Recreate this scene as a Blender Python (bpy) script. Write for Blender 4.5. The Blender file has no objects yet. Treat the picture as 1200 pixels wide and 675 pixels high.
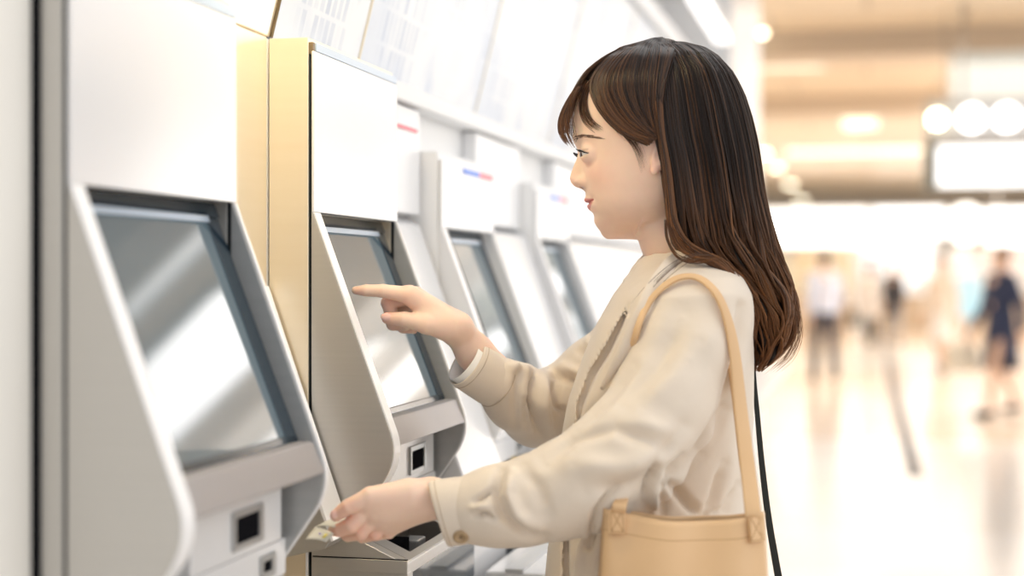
import bpy, math, random
import numpy as np
from mathutils import Vector, Matrix
random.seed(7); RNG = np.random.default_rng(7)
R = math.radians
SC = bpy.context.scene
COL = SC.collection

# ------------------------------------------------------------------ camera
CAMZ = 1.33
YAW = R(12.9)
cam_d = bpy.data.cameras.new('camera'); cam = bpy.data.objects.new('camera', cam_d); COL.objects.link(cam)
cam.location = (0, 0, CAMZ); cam.rotation_euler = (R(90), 0, YAW)
cam_d.lens = 54.45; cam_d.sensor_width = 36; cam_d.shift_y = -0.0104
cam_d.dof.use_dof = True; cam_d.dof.focus_distance = 1.93; cam_d.dof.aperture_fstop = 2.05
cam_d.clip_start = 0.05; cam_d.clip_end = 300
SC.camera = cam
# ------------------------------------------------------------------ world and light
SC.view_settings.view_transform = 'Standard'; SC.view_settings.look = 'None'
SC.view_settings.gamma = 1; SC.view_settings.exposure = 0.09; SC.view_settings.use_curve_mapping = False
W = bpy.data.worlds.new('daylight'); SC.world = W; W.use_nodes = True
wn = W.node_tree.nodes; wl = W.node_tree.links
wn.clear()
wo = wn.new('ShaderNodeOutputWorld'); wb = wn.new('ShaderNodeBackground'); wt = wn.new('ShaderNodeTexCoord')
ws = wn.new('ShaderNodeSeparateXYZ'); wr = wn.new('ShaderNodeValToRGB')
wl.new(wt.outputs['Generated'], ws.inputs[0]); wl.new(ws.outputs['Z'], wr.inputs[0])
wr.color_ramp.elements[0].position = 0.0; wr.color_ramp.elements[0].color = (0.84, 0.85, 0.86, 1)
wr.color_ramp.elements[1].position = 0.75; wr.color_ramp.elements[1].color = (1.0, 1.0, 1.0, 1)
wl.new(wr.outputs[0], wb.inputs[0]); wb.inputs[1].default_value = 0.90
wl.new(wb.outputs[0], wo.inputs[0])

def area(name, loc, target, sx, sy, power, color=(1, 1, 1)):
    l = bpy.data.lights.new(name, 'AREA'); l.shape = 'RECTANGLE'; l.size = sx; l.size_y = sy
    l.energy = power; l.color = color
    o = bpy.data.objects.new(name, l); COL.objects.link(o); o.location = loc
    o.rotation_euler = (Vector(target) - Vector(loc)).to_track_quat('-Z', 'Y').to_euler()
    return o
# added unseen lamps: from the right for shading direction, and from above
area('side_fill', (4.6, 1.2, 3.0), (-0.3, 2.0, 1.2), 4.0, 3.0, 58, (1.0, 0.985, 0.96))
area('top_fill', (0.8, 3.2, 4.6), (0.1, 2.3, 1.0), 3.0, 3.0, 35, (1.0, 0.99, 0.98))
# fill added on the right to brighten the far concourse, plus its ceiling lighting
area('concourse_fill', (8.8, 27, 1.9), (0, 27, 1.2), 26, 3.4, 950, (1.0, 0.98, 0.95))
area('concourse_lamps', (1.5, 27, 3.4), (1.5, 27, 0), 7, 30, 700, (1.0, 0.95, 0.88))

# ------------------------------------------------------------------ materials
def mat(name, color, rough=0.5, metal=0.0, emit=None, estr=1.0, **kw):
    m = bpy.data.materials.new(name); m.use_nodes = True
    b = m.node_tree.nodes['Principled BSDF']
    b.inputs['Base Color'].default_value = (*color, 1)
    b.inputs['Roughness'].default_value = rough; b.inputs['Metallic'].default_value = metal
    if emit: b.inputs['Emission Color'].default_value = (*emit, 1); b.inputs['Emission Strength'].default_value = estr
    for k, v in kw.items(): b.inputs[k.replace('_', ' ')].default_value = v
    return m
def nd(m, t, **kw):
    n = m.node_tree.nodes.new(t)
    for k, v in kw.items():
        if k in n.inputs: n.inputs[k].default_value = v
        else: setattr(n, k, v)
    return n
def lk(m, a, b): m.node_tree.links.new(a, b)
def bs(m): return m.node_tree.nodes['Principled BSDF']
def noisy(m, c1, c2, scale=(1, 1, 1), ns=5.0, detail=3, bump=0, bscale=None, bdist=0.001):
    """base colour wandering between c1 and c2 with optional fine bump"""
    tc = nd(m, 'ShaderNodeTexCoord'); mp = nd(m, 'ShaderNodeMapping'); mp.inputs['Scale'].default_value = scale
    no = nd(m, 'ShaderNodeTexNoise', Scale=ns, Detail=detail); mx = nd(m, 'ShaderNodeMix', data_type='RGBA')
    lk(m, tc.outputs['Object'], mp.inputs[0]); lk(m, mp.outputs[0], no.inputs['Vector'])
    mx.inputs[6].default_value = (*c1, 1); mx.inputs[7].default_value = (*c2, 1)
    lk(m, no.outputs['Fac'], mx.inputs[0]); lk(m, mx.outputs[2], bs(m).inputs['Base Color'])
    if bump:
        n2 = nd(m, 'ShaderNodeTexNoise', Scale=bscale or ns, Detail=4); lk(m, mp.outputs[0], n2.inputs['Vector'])
        bu = nd(m, 'ShaderNodeBump', Strength=bump, Distance=bdist); lk(m, n2.outputs['Fac'], bu.inputs['Height'])
        lk(m, bu.outputs[0], bs(m).inputs['Normal'])
    return m

M = {}
M['white_panel'] = noisy(mat('white_panel', (.9, .9, .91), .22), (.74, .74, .75), (.78, .78, .79), ns=2)
M['white_matt'] = noisy(mat('white_matt', (.9, .9, .9), .5), (.84, .84, .84), (.88, .88, .88), ns=2)
M['steel'] = noisy(mat('steel', (.52, .49, .45), .38, .75), (.54, .525, .50), (.60, .58, .55), (1, 1, 60), 4, 3, .05, 30)
M['steel_grey'] = noisy(mat('steel_grey', (.45, .45, .45), .4, .5), (.40, .41, .41), (.48, .48, .48), (1, 1, 30), 4)
M['bar_steel'] = noisy(mat('bar_steel', (.45, .43, .43), .5, .6), (.38, .365, .37), (.46, .44, .44), (20, 1, 1), 3)
M['gold'] = noisy(mat('gold', (.78, .66, .47), .32, .6), (.86, .75, .57), (.91, .81, .65), (1, 1, 20), 3)
M['edge_white'] = mat('edge_white', (.93, .93, .94), .3)
M['trim_blue'] = mat('trim_blue', (.46, .55, .66), .35, .3)
M['black'] = mat('black', (.015, .018, .022), .5, Specular_IOR_Level=.15)
M['mouth'] = mat('mouth', (.01, .01, .012), 1.0, Specular_IOR_Level=.0)
M['bezel'] = mat('bezel', (.02, .035, .05), .15)
M['cream'] = noisy(mat('cream', (.80, .76, .68), .55), (.84, .82, .77), (.88, .86, .81), ns=1.5)
M['dark_bronze'] = mat('dark_bronze', (.20, .15, .09), .4, .5)
M['beige_joint'] = mat('beige_joint', (.72, .63, .47), .5)
M['red'] = mat('red', (.75, .10, .16), .4)
M['blue'] = mat('blue', (.06, .20, .75), .4)
M['yellow'] = mat('yellow', (.85, .60, .03), .4)

# touch screen glass over a pale lit display
def screen_mat():
    m = mat('screen', (.05, .065, .075), .05)
    b = bs(m)
    b.inputs['Emission Color'].default_value = (.42, .62, .72, 1); b.inputs['Emission Strength'].default_value = .12
    b.inputs['Specular IOR Level'].default_value = .9; b.inputs['IOR'].default_value = 1.6
    return m
M['screen'] = screen_mat()
M['dark_glass'] = mat('dark_glass', (.10, .12, .14), .08, Specular_IOR_Level=.9)
M['well_metal'] = mat('well_metal', (.26, .24, .22), .3, .7)

# fare map board: pale panel with very faint route lines and station boxes
def board_mat():
    m = mat('fare_board', (.9, .9, .92), .35)
    tc = nd(m, 'ShaderNodeTexCoord')
    v = nd(m, 'ShaderNodeTexBrick', Scale=1.0); 
    v.inputs['Brick Width'].default_value = .022; v.inputs['Row Height'].default_value = .052; v.inputs['Mortar Size'].default_value = .005; v.inputs['Mortar Smooth'].default_value = .6
    v.inputs['Color1'].default_value = (.68, .69, .70, 1); v.inputs['Color2'].default_value = (.44, .48, .56, 1); v.inputs['Mortar'].default_value = (.68, .69, .70, 1)
    sx_ = nd(m, 'ShaderNodeSeparateXYZ'); cx_ = nd(m, 'ShaderNodeCombineXYZ'); lk(m, tc.outputs['Object'], sx_.inputs[0]); lk(m, sx_.outputs['Y'], cx_.inputs['X']); lk(m, sx_.outputs['Z'], cx_.inputs['Y'])
    lk(m, cx_.outputs[0], v.inputs['Vector']); r = nd(m, 'ShaderNodeMix', data_type='RGBA'); n0 = nd(m, 'ShaderNodeTexNoise', Scale=7, Detail=2); rr = nd(m, 'ShaderNodeValToRGB')
    rr.color_ramp.elements[0].position = .45; rr.color_ramp.elements[1].position = .6; lk(m, tc.outputs['Object'], n0.inputs['Vector']); lk(m, n0.outputs['Fac'], rr.inputs[0]); lk(m, rr.outputs[0], r.inputs[0])
    r.inputs[6].default_value = (.68, .69, .70, 1); lk(m, v.outputs['Color'], r.inputs[7])
    br = nd(m, 'ShaderNodeTexNoise', Scale=3, Detail=5); mx = nd(m, 'ShaderNodeMix', data_type='RGBA', blend_type='MULTIPLY')
    r2 = nd(m, 'ShaderNodeValToRGB'); r2.color_ramp.elements[0].position = .45; r2.color_ramp.elements[0].color = (.80, .84, .92, 1)
    r2.color_ramp.elements[1].position = .55; r2.color_ramp.elements[1].color = (1, 1, 1, 1)
    lk(m, tc.outputs['Object'], br.inputs['Vector']); lk(m, br.outputs['Fac'], r2.inputs[0])
    lk(m, r.outputs[2], mx.inputs[6]); lk(m, r2.outputs[0], mx.inputs[7]); mx.inputs[0].default_value = 1
    lk(m, mx.outputs[2], bs(m).inputs['Base Color'])
    bs(m).inputs['Emission Color'].default_value = (1, 1, 1, 1); lk(m, mx.outputs[2], bs(m).inputs['Emission Color'])
    bs(m).inputs['Emission Strength'].default_value = .05     # faint glow added in the board's own colours
    return m
M['board'] = board_mat()

# ------------------------------------------------------------------ object helpers
def tag(o, label=None, cat=None, group=None, kind=None):
    if label: o['label'] = label
    if cat: o['category'] = cat
    if group: o['group'] = group
    if kind: o['kind'] = kind
    return o
def empty(name, loc=(0, 0, 0), rz=0, **kw):
    o = bpy.data.objects.new(name, None); COL.objects.link(o); o.location = loc; o.rotation_euler = (0, 0, rz)
    o.empty_display_size = .05
    return tag(o, **kw)
def mesh_obj(name, verts, faces, m, parent=None, smooth=False, color=None, mats=None, fmat=None):
    me = bpy.data.meshes.new(name)
    verts = np.asarray(verts, dtype=np.float64)
    me.from_pydata(verts.tolist() if len(verts) else [], [], faces if isinstance(faces, list) else faces.tolist())
    if m is not None: me.materials.append(m)
    for mm in (mats or []): me.materials.append(mm)
    if fmat is not None: me.polygons.foreach_set('material_index', np.asarray(fmat, dtype=np.int32))
    if smooth: me.polygons.foreach_set('use_smooth', [True] * len(me.polygons))
    if color is not None:
        a = me.color_attributes.new('Col', 'FLOAT_COLOR', 'POINT')
        c = np.ones((len(verts), 4)); c[:, :3] = color; a.data.foreach_set('color', c.ravel())
    me.update()
    o = bpy.data.objects.new(name, me); COL.objects.link(o)
    if parent: o.parent = parent
    return o
class MB:
    """collects boxes, prisms and tubes into ONE mesh"""
    def __init__(s): s.v = []; s.f = []; s.m = []
    def raw(s, vs, fs, mi=0):
        n = len(s.v); s.v += [tuple(v) for v in vs]; s.f += [[i + n for i in f] for f in fs]; s.m += [mi] * len(fs); return s
    def box(s, x0, x1, y0, y1, z0, z1, mi=0):
        vs = [(x, y, z) for x in (x0, x1) for y in (y0, y1) for z in (z0, z1)]
        return s.raw(vs, [[0, 1, 3, 2], [4, 6, 7, 5], [0, 4, 5, 1], [2, 3, 7, 6], [0, 2, 6, 4], [1, 5, 7, 3]], mi)
    def prism(s, pts, y0, y1, mi=0):
        """(x,z) outline pushed along y"""
        n = len(pts); vs = [(x, y0, z) for x, z in pts] + [(x, y1, z) for x, z in pts]
        fs = [[i, (i + 1) % n, (i + 1) % n + n, i + n] for i in range(n)] + [list(range(n))[::-1], list(range(n, 2 * n))]
        return s.raw(vs, fs, mi)
    def prism_z(s, pts, z0, z1, mi=0):
        n = len(pts); vs = [(x, y, z0) for x, y in pts] + [(x, y, z1) for x, y in pts]
        fs = [[i, (i + 1) % n, (i + 1) % n + n, i + n] for i in range(n)] + [list(range(n))[::-1], list(range(n, 2 * n))]
        return s.raw(vs, fs, mi)
    def tube(s, pts, rad, n=8, mi=0, cap=True):
        pts = [Vector(p) for p in pts]; rad = rad if hasattr(rad, '__len__') else [rad] * len(pts)
        vs = []
        up = None
        for i, p in enumerate(pts):
            t = (pts[min(i + 1, len(pts) - 1)] - pts[max(i - 1, 0)]).normalized()
            if up is None:
                up = Vector((0, 0, 1)) if abs(t.z) < .9 else Vector((1, 0, 0))
            a = t.cross(up).normalized(); up = a.cross(t).normalized()
            for k in range(n):
                th = 2 * math.pi * k / n; vs.append(p + (a * math.cos(th) + up * math.sin(th)) * rad[i])
        fs = [[i * n + k, i * n + (k + 1) % n, (i + 1) * n + (k + 1) % n, (i + 1) * n + k] for i in range(len(pts) - 1) for k in range(n)]
        if cap: fs += [list(range(n))[::-1], [(len(pts) - 1) * n + k for k in range(n)]]
        return s.raw(vs, fs, mi)
    def disc(s, c, r, h, n=24, axis='z', mi=0, r2=None):
        r2 = r if r2 is None else r2; vs = []
        for q, rr in ((0, r), (h, r2)):
            for k in range(n):
                a = 2 * math.pi * k / n; u, v = rr * math.cos(a), rr * math.sin(a)
                vs.append({'z': (c[0] + u, c[1] + v, c[2] + q), 'x': (c[0] + q, c[1] + u, c[2] + v), 'y': (c[0] + u, c[1] + q, c[2] + v)}[axis])
        fs = [[k, (k + 1) % n, (k + 1) % n + n, k + n] for k in range(n)] + [list(range(n))[::-1], list(range(n, 2 * n))]
        return s.raw(vs, fs, mi)
    def build(s, name, m, parent=None, bevel=0, smooth=False, mats=None):
        o = mesh_obj(name, s.v, s.f, m, parent, smooth, None, mats, s.m if mats else None)
        if bevel:
            b = o.modifiers.new('bevel', 'BEVEL'); b.width = bevel; b.segments = 3; b.limit_method = 'ANGLE'; b.angle_limit = R(40)
            b.harden_normals = False
        return o
def structure(o): o['kind'] = 'structure'; return o

# L frame: X to the right, Y away from the lens, Z up (the frame figures are drawn in; turned by YAW into the hall)
CY, SY = math.cos(YAW), math.sin(YAW)
def L2W(X, Y, Z=0): return Vector((X * CY - Y * SY, X * SY + Y * CY, Z))
FPX = 1815.0
def at(px, py, D): return np.array([(px - 600) * D / FPX, D, CAMZ + (325 - py) * D / FPX])

# ------------------------------------------------------------------ signed distance modelling
def smin(a, b, k):
    if k <= 0: return np.minimum(a, b)
    h = np.clip(.5 + .5 * (b - a) / k, 0, 1); return b * (1 - h) + a * h - k * h * (1 - h)
class Field:
    def __init__(s, lo, hi, h):
        s.h = h; s.lo = np.array(lo, float); n = np.ceil((np.array(hi) - s.lo) / h).astype(int) + 1
        s.ax = [(s.lo[i] + h * np.arange(n[i])).astype(np.float32) for i in range(3)]
        s.F = np.full(n, 1e3, dtype=np.float32)
    def _sl(s, lo, hi):
        r = []
        for i in range(3):
            a = int(np.searchsorted(s.ax[i], lo[i])); b = int(np.searchsorted(s.ax[i], hi[i])); r.append(slice(max(a - 1, 0), min(b + 1, len(s.ax[i]))))
        return tuple(r)
    def grid(s, sl=None):
        sl = sl or (slice(None),) * 3
        return s.ax[0][sl[0]][:, None, None], s.ax[1][sl[1]][None, :, None], s.ax[2][sl[2]][None, None, :]
    def put(s, fn, lo, hi, k=0, op='u'):
        sl = s._sl(lo, hi)
        if min(x.stop - x.start for x in sl) <= 0: return
        X, Y, Z = s.grid(sl); d = fn(X, Y, Z)
        if op == 'u': s.F[sl] = smin(s.F[sl], d, k)
        elif op == 's': s.F[sl] = -smin(-s.F[sl], d, k)      # carve d out
        elif op == 'i': s.F[sl] = -smin(-s.F[sl], -d, k)
        elif op == 'a': s.F[sl] += d
    def cone(s, a, b, ra, rb, k=0, op='u', flat=None, pad=None):
        """capsule from a to b, radius ra to rb; flat=(direction, factor) thins it along a direction"""
        a = np.array(a, float); b = np.array(b, float); m = max(ra, rb) + (pad if pad is not None else max(k, 2 * s.h) + 2 * s.h)
        if flat: fd = np.array(flat[0], float); fd /= np.linalg.norm(fd); ff = 1 / flat[1] - 1; m *= max(1, flat[1])
        def fn(X, Y, Z):
            px, py, pz = X - a[0], Y - a[1], Z - a[2]; bx, by, bz = b - a
            if flat:
                q = (px * fd[0] + py * fd[1] + pz * fd[2]) * ff; px = px + q * fd[0]; py = py + q * fd[1]; pz = pz + q * fd[2]
                qb = (bx * fd[0] + by * fd[1] + bz * fd[2]) * ff; bx, by, bz = bx + qb * fd[0], by + qb * fd[1], bz + qb * fd[2]
            L = bx * bx + by * by + bz * bz + 1e-12
            t = np.clip((px * bx + py * by + pz * bz) / L, 0, 1)
            return np.sqrt((px - t * bx) ** 2 + (py - t * by) ** 2 + (pz - t * bz) ** 2) - (ra + (rb - ra) * t)
        s.put(fn, np.minimum(a, b) - m, np.maximum(a, b) + m, k, op)
    def chain(s, pts, rad, k=0, flat=None, kk=None):
        for i in range(len(pts) - 1): s.cone(pts[i], pts[i + 1], rad[i], rad[i + 1], k if i == 0 else (kk if kk is not None else k), 'u', flat)
    def ell(s, c, r, k=0, op='u', rot=None):
        c = np.array(c, float); r = np.array(r, float); m = r.max() + 2.4 * k + 2 * s.h
        def fn(X, Y, Z):
            x, y, z = X - c[0], Y - c[1], Z - c[2]
            if rot is not None:
                x, y, z = (rot[0][0] * x + rot[0][1] * y + rot[0][2] * z, rot[1][0] * x + rot[1][1] * y + rot[1][2] * z, rot[2][0] * x + rot[2][1] * y + rot[2][2] * z)
            k0 = np.sqrt((x / r[0]) ** 2 + (y / r[1]) ** 2 + (z / r[2]) ** 2); k1 = np.sqrt((x / r[0] ** 2) ** 2 + (y / r[1] ** 2) ** 2 + (z / r[2] ** 2) ** 2)
            return k0 * (k0 - 1) / (k1 + 1e-9)
        s.put(fn, c - m, c + m, k, op)
    def mesh(s):
        """surface nets"""
        F = s.F; ins = F < 0
        n = np.array(F.shape) - 1
        cnt = np.zeros(n, dtype=np.int8)
        for dx in (0, 1):
            for dy in (0, 1):
                for dz in (0, 1): cnt += ins[dx:dx + n[0], dy:dy + n[1], dz:dz + n[2]]
        act = np.argwhere((cnt > 0) & (cnt < 8)); idx = -np.ones(n, dtype=np.int64); idx[act[:, 0], act[:, 1], act[:, 2]] = np.arange(len(act))
        acc = np.zeros((len(act), 3)); c = np.zeros(len(act))
        crn = [(dx, dy, dz) for dx in (0, 1) for dy in (0, 1) for dz in (0, 1)]
        val = {q: F[act[:, 0] + q[0], act[:, 1] + q[1], act[:, 2] + q[2]].astype(np.float64) for q in crn}
        for q in crn:
            for ax in range(3):
                if q[ax] == 0:
                    q2 = tuple(1 if i == ax else q[i] for i in range(3)); a, b = val[q], val[q2]
                    hit = (a < 0) != (b < 0); t = np.where(hit, a / np.where(hit, a - b, 1), 0)
                    p = np.repeat(np.array([q], float), len(act), 0); p[:, ax] = t
                    acc[hit] += p[hit]; c[hit] += 1
        V = (act + acc / c[:, None]) * s.h + s.lo
        faces = []
        for ax in range(3):
            u, w = [(1, 2), (2, 0), (0, 1)][ax]
            a = ins; sl1 = [slice(None)] * 3; sl2 = [slice(None)] * 3; sl1[ax] = slice(0, -1); sl2[ax] = slice(1, None)
            A, B = a[tuple(sl1)], a[tuple(sl2)]; e = np.argwhere(A != B)
            ok = (e[:, u] > 0) & (e[:, w] > 0) & (e[:, u] < n[u]) & (e[:, w] < n[w]); e = e[ok]
            flip = A[e[:, 0], e[:, 1], e[:, 2]]
            def cell(du, dw):
                q = e.copy(); q[:, u] -= du; q[:, w] -= dw; return idx[q[:, 0], q[:, 1], q[:, 2]]
            f = np.stack([cell(1, 1), cell(0, 1), cell(0, 0), cell(1, 0)], 1); f[~flip] = f[~flip][:, ::-1]
            faces.append(f)
        return V, np.concatenate(faces)
def interp(x, xs, ys): return np.interp(x, xs, ys).astype(np.float32)
def smooth_mesh(V, Fc, it=2, lam=.5):
    n = len(V)
    e = np.concatenate([Fc[:, [0, 1]], Fc[:, [1, 2]], Fc[:, [2, 3]], Fc[:, [3, 0]]])
    e = np.unique(np.sort(e, 1), axis=0); deg = np.bincount(e.ravel(), minlength=n).astype(float)[:, None]
    for _ in range(it):
        for l in (lam, -lam * .9):
            S = np.stack([np.bincount(e[:, 0], V[e[:, 1], i], n) + np.bincount(e[:, 1], V[e[:, 0], i], n) for i in range(3)], 1)
            V = V + l * (S / np.maximum(deg, 1) - V)
    return V
# ================================================================== THE SETTING
d = 0.66
def zz(u): return CAMZ + u * d     # heights on the machines are given from lens level, in units of d

def floor_mat():
    m = mat('floor_tile', (.8, .78, .74), .16)
    tc = nd(m, 'ShaderNodeTexCoord'); br = nd(m, 'ShaderNodeTexBrick', Scale=1.0)
    br.offset = 0; br.inputs['Brick Width'].default_value = 1.2; br.inputs['Row Height'].default_value = 1.2
    br.inputs['Color1'].default_value = (.78, .74, .69, 1); br.inputs['Color2'].default_value = (.84, .83, .81, 1)
    br.inputs['Mortar'].default_value = (.72, .69, .65, 1); br.inputs['Mortar Size'].default_value = .008
    lk(m, tc.outputs['Object'], br.inputs['Vector'])
    # beige bands that cross the concourse
    mp = nd(m, 'ShaderNodeMapping'); mp.inputs['Scale'].default_value = (.12, .33, 1)
    v = nd(m, 'ShaderNodeTexVoronoi', Scale=1.0, distance='MANHATTAN'); v.inputs['Randomness'].default_value = .55
    lk(m, tc.outputs['Object'], mp.inputs[0]); lk(m, mp.outputs[0], v.inputs['Vector'])
    sp = nd(m, 'ShaderNodeSeparateColor'); lk(m, v.outputs['Color'], sp.inputs[0])
    r = nd(m, 'ShaderNodeValToRGB'); r.color_ramp.elements[0].position = .45; r.color_ramp.elements[1].position = .6
    r.color_ramp.elements[0].color = (1, 1, 1, 1); r.color_ramp.elements[1].color = (.93, .80, .68, 1)
    lk(m, sp.outputs[0], r.inputs[0])
    mx = nd(m, 'ShaderNodeMix', data_type='RGBA', blend_type='MULTIPLY'); mx.inputs[0].default_value = 1
    lk(m, br.outputs['Color'], mx.inputs[6]); lk(m, r.outputs[0], mx.inputs[7]); lk(m, mx.outputs[2], bs(m).inputs['Base Color'])
    return m
structure(MB().box(-12, 14, -4, 62, -.1, 0).build('floor', floor_mat()))
stp = tag(MB().box(.275, .365, 10.7, 40, .0, .006).build('floor_joint_strip', mat('joint_metal', (.12, .12, .13), .7, 0)),
          'dark metal strip let into the pale floor of the concourse', 'floor strip')

# ceiling of warm wood boards over the concourse, stepped, with a lit white cove
def ceil_mat():
    m = mat('ceiling_wood', (.7, .56, .4), .35)
    tc = nd(m, 'ShaderNodeTexCoord'); br = nd(m, 'ShaderNodeTexBrick', Scale=1.0); br.offset = .5
    br.inputs['Brick Width'].default_value = 1.8; br.inputs['Row Height'].default_value = 2.4
    br.inputs['Color1'].default_value = (.72, .58, .42, 1); br.inputs['Color2'].default_value = (.80, .67, .50, 1)
    br.inputs['Mortar'].default_value = (.55, .44, .32, 1); br.inputs['Mortar Size'].default_value = .03
    lk(m, tc.outputs['Object'], br.inputs['Vector']); lk(m, br.outputs['Color'], bs(m).inputs['Base Color'])
    return m
M['ceil'] = ceil_mat()
M['light_white'] = mat('light_white', (1, 1, 1), .4, emit=(1, .985, .96), estr=1.6)
M['light_warm'] = mat('light_warm', (1, .9, .7), .4, emit=(1, .90, .70), estr=1.25)
M['light_bright'] = mat('light_bright', (1, 1, 1), .4, emit=(1, 1, 1), estr=4.0)
M['dot_light'] = mat('dot_light', (1, .95, .8), .4, emit=(1, .90, .68), estr=9)
structure(MB().box(-12, 14, 6.4, 62, 3.75, 3.95).build('ceiling', M['ceil']))
beam = MB()
for y in (7.2, 15.5, 21): beam.box(-12, 14, y, y + .7, 3.5, 3.75)
structure(beam.build('trim_1', noisy(mat('beam_wood', (.62, .5, .38), .5), (.60, .50, .40), (.68, .57, .45), ns=.4)))
# light coffers in the ceiling
for i, (x, y, w, l, mm) in enumerate([(-1.0, 17.2, 1.0, 1.6, 'light_warm'), (-.1, 24.0, .5, 3.0, 'light_warm'), (2.0, 18.6, .45, 4.5, 'light_warm'),
                                      (.2, 30.0, 3.4, 1.4, 'light_warm'), (3.2, 10.9, 2.3, 2.3, 'light_bright'), (4.0, 17.2, 2.2, 4.4, 'light_bright'), (1.9, 8.7, 2.4, .35, 'light_white'), (7.0, 20, .6, 8, 'light_white')]):
    r_ = empty('ceiling_light', (x, y, 3.75), label=['short warm light panel in the wood ceiling beside the white pillar', 'narrow warm light panel in the middle of the wood ceiling',
            'long warm light strip in the ceiling left of the white hanging panel', 'wide warm light cove at the far end of the wood ceiling',
            'large bright square light panel mirrored in the first screen, above the frame', 'long bright light panel mirrored in the second screen, above the frame', 'thin white light strip mirrored near the top of the first screen', 'long white ceiling strip light farthest to the right'][i], cat='ceiling light', group='light panels in the wood ceiling')
    MB().box(-w / 2, w / 2, -l / 2, l / 2, -.02, 0).build('diffuser', M[mm], r_)
    f = MB(); t = .04
    f.box(-w / 2 - t, -w / 2, -l / 2 - t, l / 2 + t, -.05, 0).box(w / 2, w / 2 + t, -l / 2 - t, l / 2 + t, -.05, 0).box(-w / 2, w / 2, -l / 2 - t, -l / 2, -.05, 0).box(-w / 2, w / 2, l / 2, l / 2 + t, -.05, 0)
    f.build('frame', M['white_matt'], r_)
# round downlights running along the wall
DL = [(892, 35, 14.9), (896, 178, 0), (911, 195, 0), (926, 215, 0), (939, 234, 0)]
for i, (px, py, _) in enumerate(DL):
    dep = (3.74 - CAMZ) * FPX / (325 - py); p = L2W((px - 600) * dep / FPX, dep)
    r_ = empty('downlight', (p.x, p.y, 3.75), label=['round warm downlight beside the white pillar, nearest of the row', 'round warm downlight highest of the four near the hair',
            'second round downlight of the four beyond the hair', 'third round downlight of the four beyond the hair', 'lowest and farthest of the four round downlights'][i], cat='downlight', group='round ceiling downlights')
    rr = dep * 5.5 / FPX
    MB().disc((0, 0, -.06), rr, .06).build('lens', M['dot_light'], r_)
    MB().disc((0, 0, -.03), rr * 1.35, .03).build('rim', M['white_matt'], r_)

# ---- wall the machines stand in
PY = 1.806 * d
wall = MB()
wall.box(-1.09 * d - .12, -1.09 * d, 1.8135 * d, 11.0, 0, zz(.4455))
structure(wall.build('wall_left', M['white_matt']))
# hall wall of the gap lit by a hidden warm tube: brass-coloured panel between the first two machines
gp = MB(); y0, y1 = 2.345 * d, 2.712 * d
gp.prism([(-1.0895 * d, .003), (-1.0895 * d, zz(.449)), (-1.11 * d, zz(.449)), (-1.11 * d, .003)], y0, y1)
gp.prism([(-1.0895 * d, zz(.449)), (-1.02 * d, zz(.727)), (-1.02 * d, zz(1.0)), (-1.10 * d, zz(1.0)), (-1.11 * d, zz(.449))], y0, 2.727 * d)
gp_o = tag(gp.build('brass_panel', M['gold'], bevel=.002), 'tall brass coloured wall panel between the first and second ticket machines', 'wall panel')
MB().tube([(-1.088 * d, 2.7265 * d, zz(.45)), (-1.053 * d, 2.7265 * d, zz(.59)), (-1.018 * d, 2.7265 * d, zz(.73))], .003, 8).build('dark_joint', M['dark_bronze'], gp_o, smooth=True)
# slanted white apron panels that fill the lower gaps between machines
def apron(ya, yb, ztop, label, x0=-1.088):
    pts = [(x0, ztop), (x0 + .357 * (ztop + .46), -.46), (x0 + .357 * (ztop + .46) - .05, -.56), (-1.088, -.56)]
    if x0 > -1.08: pts.append((-1.088, ztop + .02))
    o = MB().prism([(x * d, zz(z)) for x, z in pts][::-1], ya * d, yb * d).build('apron_panel', M['white_panel'], bevel=.003)
    return tag(o, label, 'wall panel', 'white apron panels between the machines')
fin = empty('fin_panel', (-1.088 * d, 2.61 * d, 0), label='narrow slanted fin between the first and second ticket machines, with a white front edge', cat='wall panel')
FP = [(0, -.02), (.160, -.468), (.150, -.482), (0, -.52)]
MB().prism([(x * d, zz(z)) for x, z in FP][::-1], 0, .096 * d).build('fin_body', M['steel'], fin, bevel=.001)
MB().prism([(.0, zz(-.016)), (.003, zz(-.016)), (.160 * d + .003, zz(-.468)), (.160 * d + .0004, zz(-.470)), (.0004, zz(-.02))][::-1], .0005, .0955 * d).build('front_edge', M['edge_white'], fin)
apron(3.245, 3.59, .125, 'slanted white panel between the second and third ticket machines', -1.05)
apron(4.14, 4.69, .125, 'slanted white panel between the third and fourth ticket machines', -1.03)
apron(5.24, 8.4, .125, 'long slanted white panel beyond the fourth ticket machine', -1.03)
# white skirt panels under the aprons
for ya, yb in ((3.245, 3.59), (4.14, 4.69), (5.24, 8.4)):
    tag(MB().box(-1.0 * d, -.835 * d, ya * d, yb * d, 0, zz(-.565)).build('skirt_panel', M['white_panel'], bevel=.003), 'white skirt panel under the slanted panel ' + {3.245: 'right of the second machine', 4.14: 'right of the third machine', 5.24: 'beyond the fourth machine'}[ya], 'wall panel', 'white skirt panels between the machines')
# upright wall panels above the aprons
for i, (ya, yb) in enumerate([(3.245, 3.59), (4.14, 4.69), (5.24, 8.4)]):
    structure(MB().box(-1.088 * d, -1.05 * d, ya * d, yb * d, zz(.15), zz(.40)).build('trim_%d' % (i + 3), noisy(mat('upright_white', (.86, .86, .87), .4), (.84, .84, .85), (.88, .88, .89), ns=2), bevel=.002))
tag(MB().box(-1.05 * d, -1.047 * d, 3.3 * d, 3.56 * d, zz(.345), zz(.353)).build('red_line', M['red']), 'thin faded red line on the white wall above the second machine gap', 'line marking')

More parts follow.
